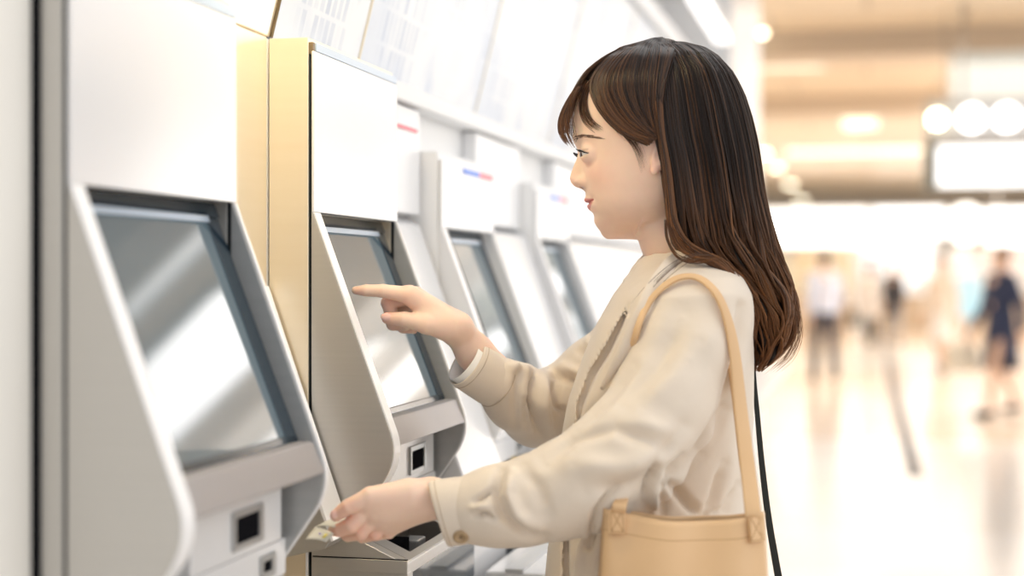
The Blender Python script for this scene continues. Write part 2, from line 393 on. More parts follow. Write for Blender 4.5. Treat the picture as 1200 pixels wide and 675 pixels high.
# ---- fare map boards, leaning out over the machines
lean = .25
jo = [2.73, 3.23, 4.27, 5.31, 6.35, 7.39, 8.43, 9.47, 10.5, 11.6, 12.7, 13.3]
bx = lambda z: -1.09 + lean * (z - .4455)
for i in range(len(jo) - 1):
    r_ = empty('fare_board', (bx(.45) * d, jo[i] * d, zz(.45)), label='white fare map board leaning out over the wall, ' + ['first and narrowest, above the second machine', 'second along the wall', 'third along the wall',
         'fourth, left of the woman', 'fifth, behind the woman\'s hair', 'sixth along the wall', 'seventh along the wall', 'eighth along the wall', 'ninth along the wall', 'tenth along the wall', 'last before the white pillar'][i],
         cat='sign board', group='fare map boards above the machines')
    o = MB().prism([(0, 0), (lean * .655 * d, .655 * d), (lean * .655 * d - .04, .655 * d), (-.04, 0)][::-1], 0, (jo[i + 1] - jo[i]) * d - .008).build('board_face', M['board'], r_)
    MB().prism([(0.001, 0), (lean * .655 * d + .001, .655 * d), (lean * .655 * d - .03, .655 * d), (-.03, 0)][::-1], (jo[i + 1] - jo[i]) * d - .0075, (jo[i + 1] - jo[i]) * d - .0005).build('joint_strip', M['beige_joint'], r_)
structure(MB().box(-1.088 * d, -1.035 * d, 2.72 * d, 8.9, zz(.405), zz(.447)).build('trim_6', M['white_matt'], bevel=.003))
# soffit with strip lights above the boards
structure(MB().box(-1.4 * d, -.9 * d, 2.0 * d, 8.8, zz(1.11), zz(1.2)).build('trim_7', M['white_matt']))
structure(MB().box(-1.6 * d - .3, -1.6 * d - .1, 2.0 * d, 8.8, zz(.5), 4.2).build('wall_upper', M['white_matt']))
for i, y in enumerate((2.4, 4.0, 5.6, 7.2)):
    r_ = empty('strip_light', (-.78, y, 2.66), label='fluorescent strip light over the fare boards, ' + ['nearest of four', 'second of four', 'third of four', 'farthest, beside the white pillar'][i], cat='strip light', group='strip lights over the fare boards')
    MB().box(-.05, .05, 0, 1.45, 0, .05).build('housing', M['white_matt'], r_); MB().box(-.035, .035, .02, 1.43, -.03, 0).build('tube', M['light_white'], r_)
    MB().box(-.38, -.05, .2, .24, .015, .035).build('bracket', M['steel_grey'], r_)
# white pillar that ends the wall
structure(MB().box(-1.6, -.75, 8.9, 11.3, 0, 4.4).build('wall_pillar', noisy(mat('pillar', (.86, .89, .93), .3), (.84, .87, .91), (.88, .90, .94), ns=1), bevel=.02))

# ================================================================== TICKET MACHINES
PLATE = [(-1.003, .42), (-1.0, .42), (-1.0, .12), (-.850, -.285)]
def corner():   # rounded lower lip of the side plate
    p0, p1, p2 = np.array((-.850, -.285)), np.array((-.832, -.335)), np.array((-.8697, -.385)); r = []
    for t in np.linspace(0, 1, 9)[1:]: r.append(tuple((1 - t) ** 2 * p0 + 2 * t * (1 - t) * p1 + t * t * p2))
    return r
PLATE = PLATE + corner() + [(-.922, -.46), (-.922, -.478), (-.819, -.525), (-.819, -.565), (-1.003, -.565)]
def strip_edge(pts, w):   # offset copy of the front outline (for the bright edge trim)
    return pts
def inset_x(z): return -1.037 + (z - .12) * (-1.037 + .8885) / (.12 + .245) * 1.0   # screen plane
def machine(y0, y1, label, header_top=.42, side='gold', tall=True, simple=False):
    w = y1 - y0; r_ = empty('ticket_machine', (-1.0 * d, y0 * d, 0), label=label, cat='ticket machine', group='ticket machines along the wall')
    def X(x): return (x + 1.0) * d
    def P(pts): return [(X(x), zz(z)) for x, z in pts][::-1]
    Wd = w * d; tl, tr = .034 * d, .011 * d
    zt = .4455 if tall else header_top + .02; zf = zz(.1201)
    body = MB().box(X(-1.088) + .001, X(-1.009), tl * .4, Wd - tr, zf, zz(zt)).box(X(-1.088) + .001, X(-1.009), 0, tl * .4, 0, zz(zt)).box(X(-1.088) + .001, X(-1.009), Wd - tr, Wd, 0, zz(zt))
    body.build('body', M[side], r_, bevel=.0012)
    MB().box(X(-1.009), X(-1.003), .003, Wd - .003, zf, zz(header_top)).box(X(-1.009), X(-1.003), .003, tl * .4, .05, zf).box(X(-1.009), X(-1.003), Wd - tr, Wd - .003, .05, zf).build('gasket', M['black'] if tall else M['white_matt'], r_)
    pl = [(x, (z if z < .3 else header_top)) for x, z in PLATE]
    sidem = M['steel'] if tall else M['white_panel']
    o = MB().prism(P(pl), 0, tl).build('side_plate', sidem, r_, bevel=.0012)
    # bright edge strip along the plate's slanted front
    fr = [p for p in pl if -.47 < p[1] <= .12]
    e = MB(); n = len(fr)
    vs = []
    for (x, z) in fr: vs += [(X(x) + .0012, .0, zz(z)), (X(x) + .0012, tl, zz(z))]
    e.raw(vs, [[2 * i, 2 * i + 1, 2 * i + 3, 2 * i + 2] for i in range(n - 1)])
    eo = e.build('edge_strip', M['edge_white'], o); s_ = eo.modifiers.new('s', 'SOLIDIFY'); s_.thickness = .0016; s_.offset = 0
    o2 = MB().prism(P(pl), Wd - tr, Wd).build('side_plate', M['steel_grey'] if tall else M['white_matt'], r_, bevel=.0012)
    e = MB(); vs = []
    for (x, z) in fr: vs += [(X(x) + .0012, Wd - tr * .7, zz(z)), (X(x) + .0012, Wd, zz(z))]
    e.raw(vs, [[2 * i, 2 * i + 1, 2 * i + 3, 2 * i + 2] for i in range(n - 1)])
    eo = e.build('edge_strip', M['edge_white'], o2); s_ = eo.modifiers.new('s', 'SOLIDIFY'); s_.thickness = .0016; s_.offset = 0
    # header
    h = MB().box(X(-1.003), X(-1.0) + .0015, tl * .0, Wd, zz(.121), zz(header_top - .0)).build('header_panel', M['white_panel'], r_, bevel=.001)
    if tall:
        MB().box(X(-1.003), X(-1.0) + .001, .010, Wd, zz(header_top) + .0006, zz(header_top + .0165)).build('top_trim', M['trim_blue'], r_, bevel=.0008)
        MB().box(X(-1.003) - .012, X(-1.0), .001, .009, zz(header_top) - .004, zz(header_top + .0165)).build('hinge', M['dark_bronze'], r_, bevel=.001)
    else:
        MB().box(X(-1.003), X(-1.0) + .003, Wd * .38, Wd * .69, zz(header_top - .022), zz(header_top - .008)).build('blue_sticker', M['blue'], r_)
        MB().box(X(-1.003), X(-1.0) + .003, Wd * .69, Wd * .97, zz(header_top - .022), zz(header_top - .008)).build('red_sticker', M['red'], r_)
    # recess back, bezel, screen
    sx = lambda z: -1.037 + (.12 - z) * .3895           # screen plane, less steep than the plates
    za, zb = .12, -.262
    MB().prism(P([(sx(za) - .012, za), (sx(zb) - .012, zb), (sx(zb) - .06, zb), (sx(za) - .06, za)]), tl, Wd - tr).build('recess_back', M['black'], r_)
    ya_, yb_ = tl, Wd - tr
    def sl(z, off): return (X(sx(z) + off), zz(z))
    def slab(y_a, y_b, z_a, z_b, o1, o2): return MB().prism([(X(sx(z_a) + o1), zz(z_a)), (X(sx(z_b) + o1), zz(z_b)), (X(sx(z_b) + o2), zz(z_b)), (X(sx(z_a) + o2), zz(z_a))], y_a, y_b)
    bz = slab(ya_, yb_, za, .096, -.012, .006)
    for bb in (slab(ya_, ya_ + .008, .096, zb, -.012, .004), slab(yb_ - .030, yb_, .096, zb, -.012, .002), slab(ya_, yb_, zb + .012, zb, -.012, .002)): bz.raw(bb.v, bb.f)
    bz.build('bezel', M['bezel'], r_, bevel=.001)
    MB().prism([(X(sx(.098) + .0065), zz(.098)), (X(sx(.088) + .0055), zz(.088)), (X(sx(.088) - .005), zz(.088)), (X(sx(.098) - .005), zz(.098))], ya_ + .008, yb_ - .03).build('bezel_lip', M['trim_blue'], r_)
    # the glass
    zs0, zs1 = .090, zb + .010
    v = [(X(sx(zs1)), ya_ + .007, zz(zs1)), (X(sx(zs1)), yb_ - .029, zz(zs1)), (X(sx(zs0)), yb_ - .029, zz(zs0)), (X(sx(zs0)), ya_ + .007, zz(zs0))]
    v2 = [(a - .006, b, c) for a, b, c in v]
    so = MB().raw(v + v2, [[0, 1, 2, 3], [7, 6, 5, 4], [0, 4, 5, 1], [2, 6, 7, 3], [1, 5, 6, 2], [0, 3, 7, 4]]).build('screen', M['screen'], r_)
    uv = so.data.uv_layers.new(name='UV')
    for li, (a, b) in enumerate([(0, 0), (1, 0), (1, 1), (0, 1)]): uv.data[li].uv = (a, b)
    if simple:
        slab(ya_ + .001, ya_ + .020, .119, zb, .0, .034).build('side_bezel', M['black'], r_)
    # steel bar below the screen
    px_ = lambda z: -1.0 + (.12 - z) * .3704
    MB().prism([(X(px_(zb) - .004), zz(zb)), (X(px_(-.312) - .002), zz(-.312)), (X(px_(-.312) - .07), zz(-.312)), (X(sx(zb) - .01), zz(zb))][::-1], tl, Wd - tr * .2).build('lower_bar', M['bar_steel'], r_, bevel=.002)
    # lower face with slots
    MB().box(X(-1.0), X(-.955), tl, Wd - tr, zz(-.56), zz(-.3)).build('lower_face', M['white_panel'], r_)
    blk = MB().box(X(-.955), X(-.905), Wd * .30, Wd * .93, zz(-.415), zz(-.312)); blk.build('slot_block', M['white_panel'], r_, bevel=.002)
    MB().box(X(-.955), X(-.908), Wd * .30, Wd - tr, zz(-.475), zz(-.417)).build('slot_ledge', M['white_panel'], r_, bevel=.002)
    MB().box(X(-.955), X(-.93), tl, Wd * .29, zz(-.44), zz(-.425)).build('bill_mouth', M['mouth'], r_)
    for (a, b, c, e_) in ((.30, .415, -.345, -.402), (.415, .475, -.43, -.465)):
        f = MB(); xo, xi = X(-.900 if c > -.4 else -.904), X(-.93); ya2, yb2 = a * d, b * d; t = .006
        f.box(xi, xo, ya2, ya2 + t, zz(e_), zz(c)).box(xi, xo, yb2 - t * 1.8, yb2, zz(e_), zz(c)).box(xi, xo - .0004, ya2 + t, yb2 - t * 1.8, zz(c) - t, zz(c)).box(xi, xo - .0004, ya2 + t, yb2 - t * 1.8, zz(e_), zz(e_) + t)
        fo = f.build('slot_frame', M['steel_grey'], r_)
        MB().box(X(-.91), X(-.903 if c > -.4 else -.9065) , ya2 + t, yb2 - t * 1.8, zz(e_) + t, zz(c) - t).build('slot_mouth', M['mouth'], fo)
    # sloping coin and card tray
    sxp = lambda x: -.478 - (x + .922) * .456     # height of the sloping top at x
    xa, xb = -.950, -.819; ha, hb = -.925, -.838; wa, wb = Wd * .16, Wd * .70
    T = MB()
    def tp(x, y): return (X(x), y, zz(sxp(x)))
    def quad(x1, x2, ya, yb): T.raw([tp(x1, ya), tp(x2, ya), tp(x2, yb), tp(x1, yb)], [[0, 1, 2, 3]])
    quad(xa, xb, tl, wa); quad(xa, xb, wb, Wd); quad(xa, ha, wa, wb); quad(hb, xb, wa, wb)
    to = T.build('tray_top', M['steel'], r_)
    dz = .055
    def wp(x, y): return (X(x), y, zz(sxp(x)) - dz * d)
    wl_ = MB().raw([tp(ha, wa), tp(hb, wa), tp(hb, wb), tp(ha, wb), wp(ha, wa), wp(hb, wa), wp(hb, wb), wp(ha, wb)],
                   [[0, 1, 5, 4], [1, 2, 6, 5], [2, 3, 7, 6], [3, 0, 4, 7], [4, 5, 6, 7]])
    wo_ = wl_.build('tray_well', M['well_metal'], to)
    MB().box(X(-.915), X(-.88), Wd * .2, Wd * .42, zz(-.54), zz(-.512)).build('card_slot', M['mouth'], to)
    MB().box(X(-.90), X(-.865), Wd * .44, Wd * .55, zz(-.55), zz(-.52)).build('coin_cup', M['steel_grey'], to, bevel=.003)
    yl = MB(); yl.raw([(a, b, c + .0008) for a, b, c in (tp(-.93, Wd * .74), tp(-.85, Wd * .74), tp(-.85, Wd * .80), tp(-.93, Wd * .80))], [[0, 1, 2, 3]])
    yo = yl.build('yellow_sticker', M['yellow'], to); s_ = yo.modifiers.new('s', 'SOLIDIFY'); s_.thickness = .0008; s_.offset = 0
    # tray front lip, lower apron of dark glass, plinth
    MB().box(X(-.83), X(-.8175), 0, Wd, zz(-.545), zz(-.5225)).build('tray_lip', M['edge_white'], r_, bevel=.0015)
    MB().box(X(-.86), X(-.825), .004, Wd, zz(-.80), zz(-.546)).build('glass_apron', M['dark_glass'], r_)
    MB().box(X(-1.0), X(-.86), 0, Wd, 0, zz(-.5655)).build('plinth', M['steel'] if tall else M['white_panel'], r_, bevel=.001)
    if tall:
        MB().box(X(-1.0), X(-.8172), -.0016, 0, zz(-.541), zz(-.5175)).build('side_band', M['steel'], r_, bevel=.0005)
        MB().box(X(-1.0), X(-.8172), -.0006, .001, zz(-.5175), zz(-.5155)).build('band_seam', M['mouth'], r_)
        MB().box(X(-.86), X(-.8172), -.0004, tl, zz(-.80), zz(-.541)).build('corner_post', M['steel'], r_, bevel=.0008)
        MB().box(X(-1.013), X(-1.0085), -.002, .0, zz(-.80), zz(-.45)).build('edge_trim', M['edge_white'], r_)
    return r_
machine(1.814, 2.352, 'large brushed steel ticket machine in the left foreground with a tilted screen', side='steel')
machine(2.714, 3.237, 'brass sided ticket machine whose tilted screen the woman points at')
machine(3.60, 4.13, 'blurred white ticket machine behind the pointing hand, with a blue and red sticker', .285, 'white_matt', False, True)
machine(4.70, 5.23, 'farthest visible white ticket machine, in front of the woman\'s chin', .275, 'white_matt', False, True)
# panel before the first machine
tag(MB().box(-1.4 * d, -1.05 * d, .9 * d, 1.8095 * d, 0, 2.6).build('cream_panel', M['cream'], bevel=.002), 'cream upright wall panel at the far left edge of the photo', 'wall panel')
tag(MB().box(-1.3 * d, -1.0397 * d, 1.8098 * d, 1.8135 * d, 0, 2.6).build('black_gasket_strip', M['mouth']), 'thin black vertical strip between the cream panel and the first machine', 'strip')
# luggage shelf running along below the machines
sh = empty('luggage_shelf', (-.82 * d, 2.36 * d, 0), label='long white shelf along the wall below the ticket machine trays', cat='shelf')
MB().box(.01, .30 * d, 3.25 * d - 2.36 * d, 5.9, zz(-.66), zz(-.635)).build('shelf_board', M['white_panel'], sh, bevel=.004)
MB().box(.06 * d, .10 * d, 3.25 * d - 2.36 * d, 5.9, zz(-.635), zz(-.628)).box(.2 * d, .22 * d, 3.25 * d - 2.36 * d, 5.9, zz(-.635), zz(-.63)).build('grip_strip', mat('grip_grey', (.6, .6, .6), .5), sh)
MB().box(.012, .03, 3.25 * d - 2.36 * d, 5.9, 0, zz(-.66)).build('shelf_base', M['white_matt'], sh)
# warm tube hidden in the cove above the brass panel
wt_ = empty('cove_light', (-.97 * d, 2.40 * d, zz(.80)), label='warm tube lamp in the cove above the brass panel', cat='lamp')
MB().tube([(0, 0, 0), (0, .2, 0)], .012, 10).build('tube', M['light_warm'], wt_, smooth=True)
la = area('cove_glow', (-.62, 2.53 * d - .05, zz(.78)), (-1.06 * d, 2.62 * d, zz(.1)), .05, .2, 2.6, (1.0, .80, .45))
# ================================================================== FAR CONCOURSE
def depth_x(px, dep): return L2W((px - 600) * dep / FPX, dep)
def hgt(py, dep): return CAMZ + (325 - py) * dep / FPX
def facing_box(name, m, px0, px1, py0, py1, dep, th=.15, parent=None, bevel=0, off=0):
    """a sign or fascia hung square to the hall, its near face at distance dep"""
    a, b = depth_x(px0, dep), depth_x(px1, dep); yy = (a.y + b.y) / 2
    return (a.x, b.x, yy, hgt(py1, dep), hgt(py0, dep))
def hung(name, label, cat, px0, px1, py0, py1, dep, th, face, case, group=None, txt=None):
    x0, x1, y, z0, z1 = facing_box(name, None, px0, px1, py0, py1, dep)
    r_ = empty(name, ((x0 + x1) / 2, y, z0), label=label, cat=cat, group=group)
    w = (x1 - x0) / 2; h = z1 - z0
    MB().box(-w, w, 0, th, 0, h).build('case', case, r_, bevel=.01)
    MB().box(-w * .985, w * .985, -.012, -.001, h * .04, h * .96).build('lit_face', face, r_)
    return r_, w, h
M['sign_lit'] = mat('sign_lit', (1, 1, 1), .3, emit=(.98, 1, 1), estr=1.5)
M['sign_warm'] = mat('sign_warm', (1, 1, 1), .3, emit=(1, .97, .90), estr=1.5)
M['sign_pale'] = mat('sign_pale', (.80, .86, .86), .3, emit=(.88, .93, .92), estr=.12)
M['sign_case'] = mat('sign_case', (.16, .17, .15), .4)
M['rail_grey'] = mat('rail_grey', (.42, .39, .36), .4, .4)
r1, w, h = hung('hanging_banner', 'large pale white panel hanging in the upper right of the hall', 'banner', 1115, 1330, 37, 116, 14.8, .1, M['sign_pale'], M['white_matt'])
MB().box(-w * .8, -w * .795, .04, .05, h, 3.75 - r1.location.z).box(w * .795, w * .8, .04, .05, h, 3.75 - r1.location.z).build('hanger', M['white_matt'], r1)
r2, w, h = hung('hanging_sign', 'lit white direction sign hanging below a row of round lamps', 'sign', 1098, 1320, 168, 219, 14, .35, M['sign_lit'], M['sign_case'])
MB().box(-w * 1.02, w * 1.02, .1, .2, h * 1.0, h + .04).box(-w * .9, -w * .88, .12, .16, h, 3.75 - r2.location.z).box(w * .88, w * .9, .12, .16, h, 3.75 - r2.location.z).build('hanger', M['rail_grey'], r2)
MB().box(-w - .10, -w, -.02, .37, -.02, h + .02).build('end_cap', M['sign_case'], r2)
pmt = mat('pictogram', (.5, .6, .66), .4)
MB().box(-w * .62, -w * .55, -.016, -.012, h * .35, h * .65).build('pictogram', pmt, r2); MB().box(-w * .35, -w * .2, -.016, -.012, h * .4, h * .6).build('pictogram', pmt, r2)
# lamp rail above the sign
p0, p1 = depth_x(1085, 13.6), depth_x(1320, 13.6)
r3 = empty('lamp_rail', (p0.x, p0.y, hgt(166, 13.6)), label='grey lamp rail with bright round spots above the lit direction sign', cat='light fixture')
L_ = p1.x - p0.x; H_ = 42 * 13.6 / FPX
MB().box(0, L_, 0, .1, 0, .05).box(0, L_, 0, .1, H_ + .02, H_ + .05).box(0, .03, 0, .1, 0, H_ + .03).box(.3, .33, .04, .07, H_, 3.75 - r3.location.z).box(L_ * .7, L_ * .7 + .03, .04, .07, H_, 3.75 - r3.location.z).build('rail', M['rail_grey'], r3)
MB().box(.04, L_, .1, .2, .05, H_ + .02).build('reflector', mat('reflector_grey', (.38, .37, .36), .5), r3)
for px, rr, mm in ((1098, 9, 'dot_light'), (1138, 14, None), (1178, 14, None), (1218, 14, None), (1258, 14, None)):
    q = depth_x(px, 13.6); MB().disc((q.x - p0.x, -.03, H_ * .62), rr * 13.6 / FPX, .06, axis='y').build('spot', M[mm] if mm else mat('spot_white', (1, 1, 1), .4, emit=(1, 1, 1), estr=3.5), r3)
hung('shop_sign', 'long lit white shop fascia sign beyond the woman\'s hair', 'sign', 880, 1018, 244, 290, 38, .4, M['sign_warm'], M['white_matt'], 'lit shop fascias at the far end')
hung('shop_sign', 'lit white shop fascia sign in the middle of the far end', 'sign', 1022, 1108, 243, 279, 38.5, .4, M['sign_lit'], M['white_matt'], 'lit shop fascias at the far end')
r4, w, h = hung('lightbox_sign', 'bright rounded lightbox sign on the right edge, above the navy coat', 'sign', 1156, 1290, 243, 288, 20, .3, M['sign_lit'], M['white_matt'])
MB().box(-w * .8, -w * .77, .1, .14, h, 3.75 - r4.location.z).box(w * .77, w * .8, .1, .14, h, 3.75 - r4.location.z).build('hanger', M['white_matt'], r4)
# far end wall and the shops in it
structure(MB().box(-12, 14, 53, 53.3, 0, 3.75).build('wall_far', noisy(mat('far_wall', (.85, .82, .78), .6), (.84, .80, .74), (.90, .88, .85), ns=.5)))
structure(MB().box(9, 9.3, 40, 46, 0, 3.75).build('wall_right', noisy(mat('right_wall', (.86, .84, .82), .5), (.84, .82, .80), (.9, .88, .86), ns=.5)))
structure(MB().box(-3.2, -3.0, 11.3, 46, 0, 3.75).build('wall_back_left', noisy(mat('left_far_wall', (.85, .8, .72), .5), (.82, .76, .68), (.88, .83, .76), ns=.5)))
def shop(px0, px1, dep, label, back, prods, ptop=290):
    a, b = depth_x(px0, dep), depth_x(px1, dep); w = b.x - a.x
    r_ = empty('shop', (a.x, a.y, 0), label=label, cat='shop', group='shops at the far end of the hall')
    MB().box(0, w, .8, .9, 0, hgt(ptop, dep) - .005).build('back_wall', back, r_)
    for xx in (0, w - .12): MB().box(xx, xx + .12, 0, .8, 0, hgt(ptop, dep) - .005).build('pier', M['white_matt'], r_)
    MB().box(.12, w - .12, .35, .8, 0, .9).build('counter', noisy(mat('counter_wood', (.6, .45, .3), .5), (.55, .42, .3), (.7, .56, .42), ns=1), r_)
    pr = MB(); k = 0
    for row in range(3):
        x = .25
        while x < w - .4:
            ww = random.uniform(.1, .35); hh = random.uniform(.1, .3); pr.box(x, x + ww, .55, .79, 1.0 + row * .38, 1.0 + row * .38 + hh, k % len(prods)); k += 1; x += ww + random.uniform(.02, .25)
    pr.build('goods', None, r_, mats=prods)['kind'] = 'stuff'
    for row in range(3): MB().box(.12, w - .12, .5, .8, .96 + row * .38, .99 + row * .38).build('shelf', M['white_matt'], r_)
pm = [mat('goods_%s' % n, c, .5) for n, c in (('tan', (.75, .55, .35)), ('pink', (.85, .6, .55)), ('white', (.9, .88, .85)), ('amber', (.8, .6, .3)), ('grey', (.55, .55, .55)))]
shop(884, 1004, 38.2, 'warm lit shop with goods on shelves behind the man in the white shirt', mat('warm_shop', (.9, .75, .5), .6, emit=(1, .85, .55), estr=.35), pm)
shop(1006, 1100, 38.8, 'bright white shop at the middle of the far end', mat('white_shop', (.95, .95, .95), .6, emit=(1, 1, 1), estr=.8), [pm[2], pm[4], pm[2]], 279.5)
shop(1112, 1250, 37.5, 'pale shop on the right behind the navy coat', mat('pale_shop', (.9, .85, .8), .6, emit=(1, .95, .9), estr=.35), [pm[1], pm[2], pm[4]])
# round lit globe sign and blue banner on a stand
p = depth_x(1132, 30); r5 = empty('globe_sign', (p.x, p.y, 0), label='glowing round white sign on a slim post in the far hall', cat='sign')
MB().disc((0, 0, hgt(262, 30)), 22 * 30 / FPX, .2, axis='y', n=40).build('lit_disc', M['sign_warm'], r5); MB().tube([(0, .1, 0), (0, .1, hgt(285, 30))], .04).build('post', M['white_matt'], r5)
p = depth_x(1134, 26); r6 = empty('blue_banner', (p.x, p.y, 0), label='light blue banner stand left of the person in the navy coat', cat='banner')
MB().box(-.22, .22, 0, .02, hgt(372, 26), hgt(325, 26)).build('cloth', noisy(mat('banner_blue', (.35, .62, .8), .6), (.3, .58, .78), (.5, .72, .86), ns=2), r6)
MB().tube([(0, .03, 0), (0, .03, hgt(323, 26))], .015).box(-.2, .2, -.15, .15, 0, .03).build('stand', M['steel_grey'], r6)

# ---- passers-by
def skin_mat(name, c): return mat(name, c, .5)
PSK = skin_mat('passer_skin', (.72, .48, .36))
def passer(px, pyfeet, label, H, top, bottom, hair, rz, skirt=False, stride=.25, coat_long=False, shoes=(.05, .05, .05), longhair=False, bag=None, sleeve_long=True):
    dep = CAMZ * FPX / (pyfeet - 325); p = depth_x(px, dep); s = H / 1.7
    r_ = empty('person', (p.x, p.y, 0), rz, label=label, cat='person', group='people far away in the hall')
    h = .014
    def fld(): return Field((-.42 * s, -.42 * s, -.02), (.42 * s, .42 * s, 1.75 * s), h)
    # joints, facing -y
    hip = {sd: (sd * .09 * s, 0, .90 * s) for sd in (-1, 1)}; sw = {1: -stride, -1: stride}
    knee = {sd: (sd * .09 * s, sw[sd] * .55 * s - .03 * s, .49 * s) for sd in (-1, 1)}
    ank = {sd: (sd * .085 * s, sw[sd] * s + (.04 * s if sw[sd] > 0 else 0), (.09 if sw[sd] < 0 else .12) * s) for sd in (-1, 1)}
    sho = {sd: (sd * .165 * s, 0, 1.38 * s) for sd in (-1, 1)}
    elb = {sd: (sd * .215 * s, (-sw[sd]) * .35 * s + .03 * s, 1.09 * s) for sd in (-1, 1)}
    wri = {sd: (sd * .21 * s, (-sw[sd]) * .8 * s - .05 * s, .87 * s) for sd in (-1, 1)}
    B = fld()
    B.ell((0, -.005 * s, 1.59 * s), (.075 * s, .095 * s, .115 * s)); B.cone((0, -.03 * s, 1.52 * s), (0, -.045 * s, 1.5 * s), .05 * s, .045 * s, .03)
    B.cone((0, .015 * s, 1.36 * s), (0, .01 * s, 1.52 * s), .055 * s, .05 * s, .03)
    B.cone((0, 0, .98 * s), (0, 0, 1.33 * s), .115 * s, .12 * s, .05)
    B.cone((0, -.10 * s, 1.585 * s), (0, -.108 * s, 1.565 * s), .012 * s, .014 * s, .012)
    for sd in (-1, 1):
        B.cone(sho[sd], elb[sd], .048 * s, .038 * s, .03); B.cone(elb[sd], wri[sd], .036 * s, .026 * s, .02)
        w_ = np.array(wri[sd]); B.cone(w_, w_ + (0, -.02 * s, -.07 * s), .026 * s, .03 * s, .01)
        for q in range(4): B.cone(w_ + (0, (-.045 + .02 * q) * s, -.08 * s), w_ + (-sd * .01 * s, (-.05 + .018 * q) * s, -.155 * s), .011 * s, .009 * s, .004)
        B.cone(w_ + (0, -.04 * s, -.04 * s), w_ + (-sd * .01, -.065 * s, -.09 * s), .012 * s, .01 * s, .004)
        B.cone(hip[sd], knee[sd], .08 * s, .052 * s, .03); B.cone(knee[sd], ank[sd], .052 * s, .032 * s, .02)
        a = np.array(ank[sd]); B.cone(a - (0, 0, .05 * s), a + (0, -.13 * s, -.055 * s), .035 * s, .03 * s, .02)
    B.put(lambda X, Y, Z: -Z + .012 + 0 * X + 0 * Y, (-1, -1, -1), (1, 1, .2), 0, 'i')
    V, F_ = B.mesh(); mesh_obj('body', smooth_mesh(V, F_, 1), F_, PSK, r_, True)
    T = fld()
    T.put(lambda X, Y, Z: (np.sqrt((X / (interp(Z, [.6 * s, .95 * s, 1.1 * s, 1.3 * s, 1.42 * s, 1.46 * s], [.2, .165, .145, .175, .13, .05]) * s)) ** 2 + (Y / (interp(Z, [.6 * s, .95 * s, 1.1 * s, 1.3 * s, 1.42 * s, 1.46 * s], [.16, .13, .115, .125, .09, .05]) * s)) ** 2) - 1) * .12 * s, (-1, -1, (.62 if coat_long else .90) * s), (1, 1, 1.47 * s))
    for sd in (-1, 1):
        T.cone(sho[sd], elb[sd], .062 * s, .052 * s, .03)
        if sleeve_long: T.cone(elb[sd], np.array(wri[sd]) * .9 + np.array(elb[sd]) * .1, .05 * s, .042 * s, .015)
    V, F_ = T.mesh(); mesh_obj('coat' if coat_long else 'shirt', smooth_mesh(V, F_, 1), F_, top, r_, True)
    Q = fld()
    if skirt:
        Q.put(lambda X, Y, Z: (np.sqrt((X / (interp(Z, [.45 * s, .9 * s], [.21, .15]) * s)) ** 2 + (Y / (interp(Z, [.45 * s, .9 * s], [.2, .12]) * s)) ** 2) - 1) * .14 * s, (-1, -1, .48 * s), (1, 1, .98 * s))
    else:
        Q.cone((0, 0, .93 * s), (0, 0, .97 * s), .13 * s, .125 * s, .03)
        for sd in (-1, 1): Q.cone(hip[sd], knee[sd], .092 * s, .068 * s, .02); Q.cone(knee[sd], np.array(ank[sd]), .066 * s, .052 * s, .015)
    V, F_ = Q.mesh(); mesh_obj('skirt' if skirt else 'trousers', smooth_mesh(V, F_, 1), F_, bottom, r_, True)
    Hh = fld(); Hh.ell((0, .012 * s, 1.615 * s), (.084 * s, .1 * s, .108 * s))
    if longhair: Hh.cone((0, .05 * s, 1.58 * s), (0, .085 * s, 1.36 * s), .085 * s, .07 * s, .03)
    Hh.ell((0, -.11 * s, 1.555 * s), (.075 * s, .085 * s, .10 * s), .01, 's')
    V, F_ = Hh.mesh(); mesh_obj('hair', smooth_mesh(V, F_, 1), F_, hair, r_, True)
    sm = mat('shoe', shoes, .4)
    for sd in (-1, 1):
        S_ = fld(); a = np.array(ank[sd]); S_.cone(a - (0, -.02 * s, .045 * s), a + (0, -.15 * s, -.055 * s), .043 * s, .036 * s, .02)
        S_.put(lambda X, Y, Z: -Z + .0 + 0 * X + 0 * Y, (-1, -1, -1), (1, 1, .3), 0, 'i')
        V, F_ = S_.mesh(); mesh_obj('shoe', V, F_, sm, r_, True)
    if bag:
        w_ = wri[bag[0]]
        lw = L2W
        q = Matrix.Rotation(rz, 3, 'Z') @ Vector((w_[0] + bag[0] * .12, w_[1] - .02, 0))
        b_ = empty('handbag', (p.x + q.x, p.y + q.y, (w_[2] - .12 * s - .3)), rz, label=bag[3], cat='bag')
        bm_ = MB(); bm_.prism([(-.06, 0), (.06, 0), (.045, .27), (-.045, .27)], -.17, .17); bm_.build('bag_body', bag[1], b_, bevel=.02)
        MB().tube([(0, -.09, .26), (0, -.06, .35), (0, 0, .385), (0, .06, .35), (0, .09, .26)], .01).build('handle', bag[1], b_, smooth=True)
    return r_
def cloth(n, c, rough=.8): return noisy(mat(n, c, rough), tuple(x * .93 for x in c), tuple(min(1, x * 1.05) for x in c), ns=6, bump=.15, bscale=30, bdist=.004)
hairD = mat('hair_dark', (.02, .014, .012), .4); hairB = mat('hair_brown', (.16, .08, .04), .4)
passer(966, 447, 'man in a white shirt and dark trousers walking away in the far hall', 1.66, cloth('shirt_white', (.58, .62, .74)), cloth('trousers_navy', (.03, .035, .06)), hairD, R(200), stride=.14)
passer(1173, 488, 'person in a long navy coat walking at the right edge', 1.62, cloth('coat_navy', (.02, .03, .075)), cloth('skirt_dark', (.03, .03, .05)), hairB, R(-60), skirt=True, coat_long=True, stride=.2, bag=(-1, mat('bag_cream', (.8, .74, .62), .5), 0, 'cream handbag held by the person in the navy coat'))
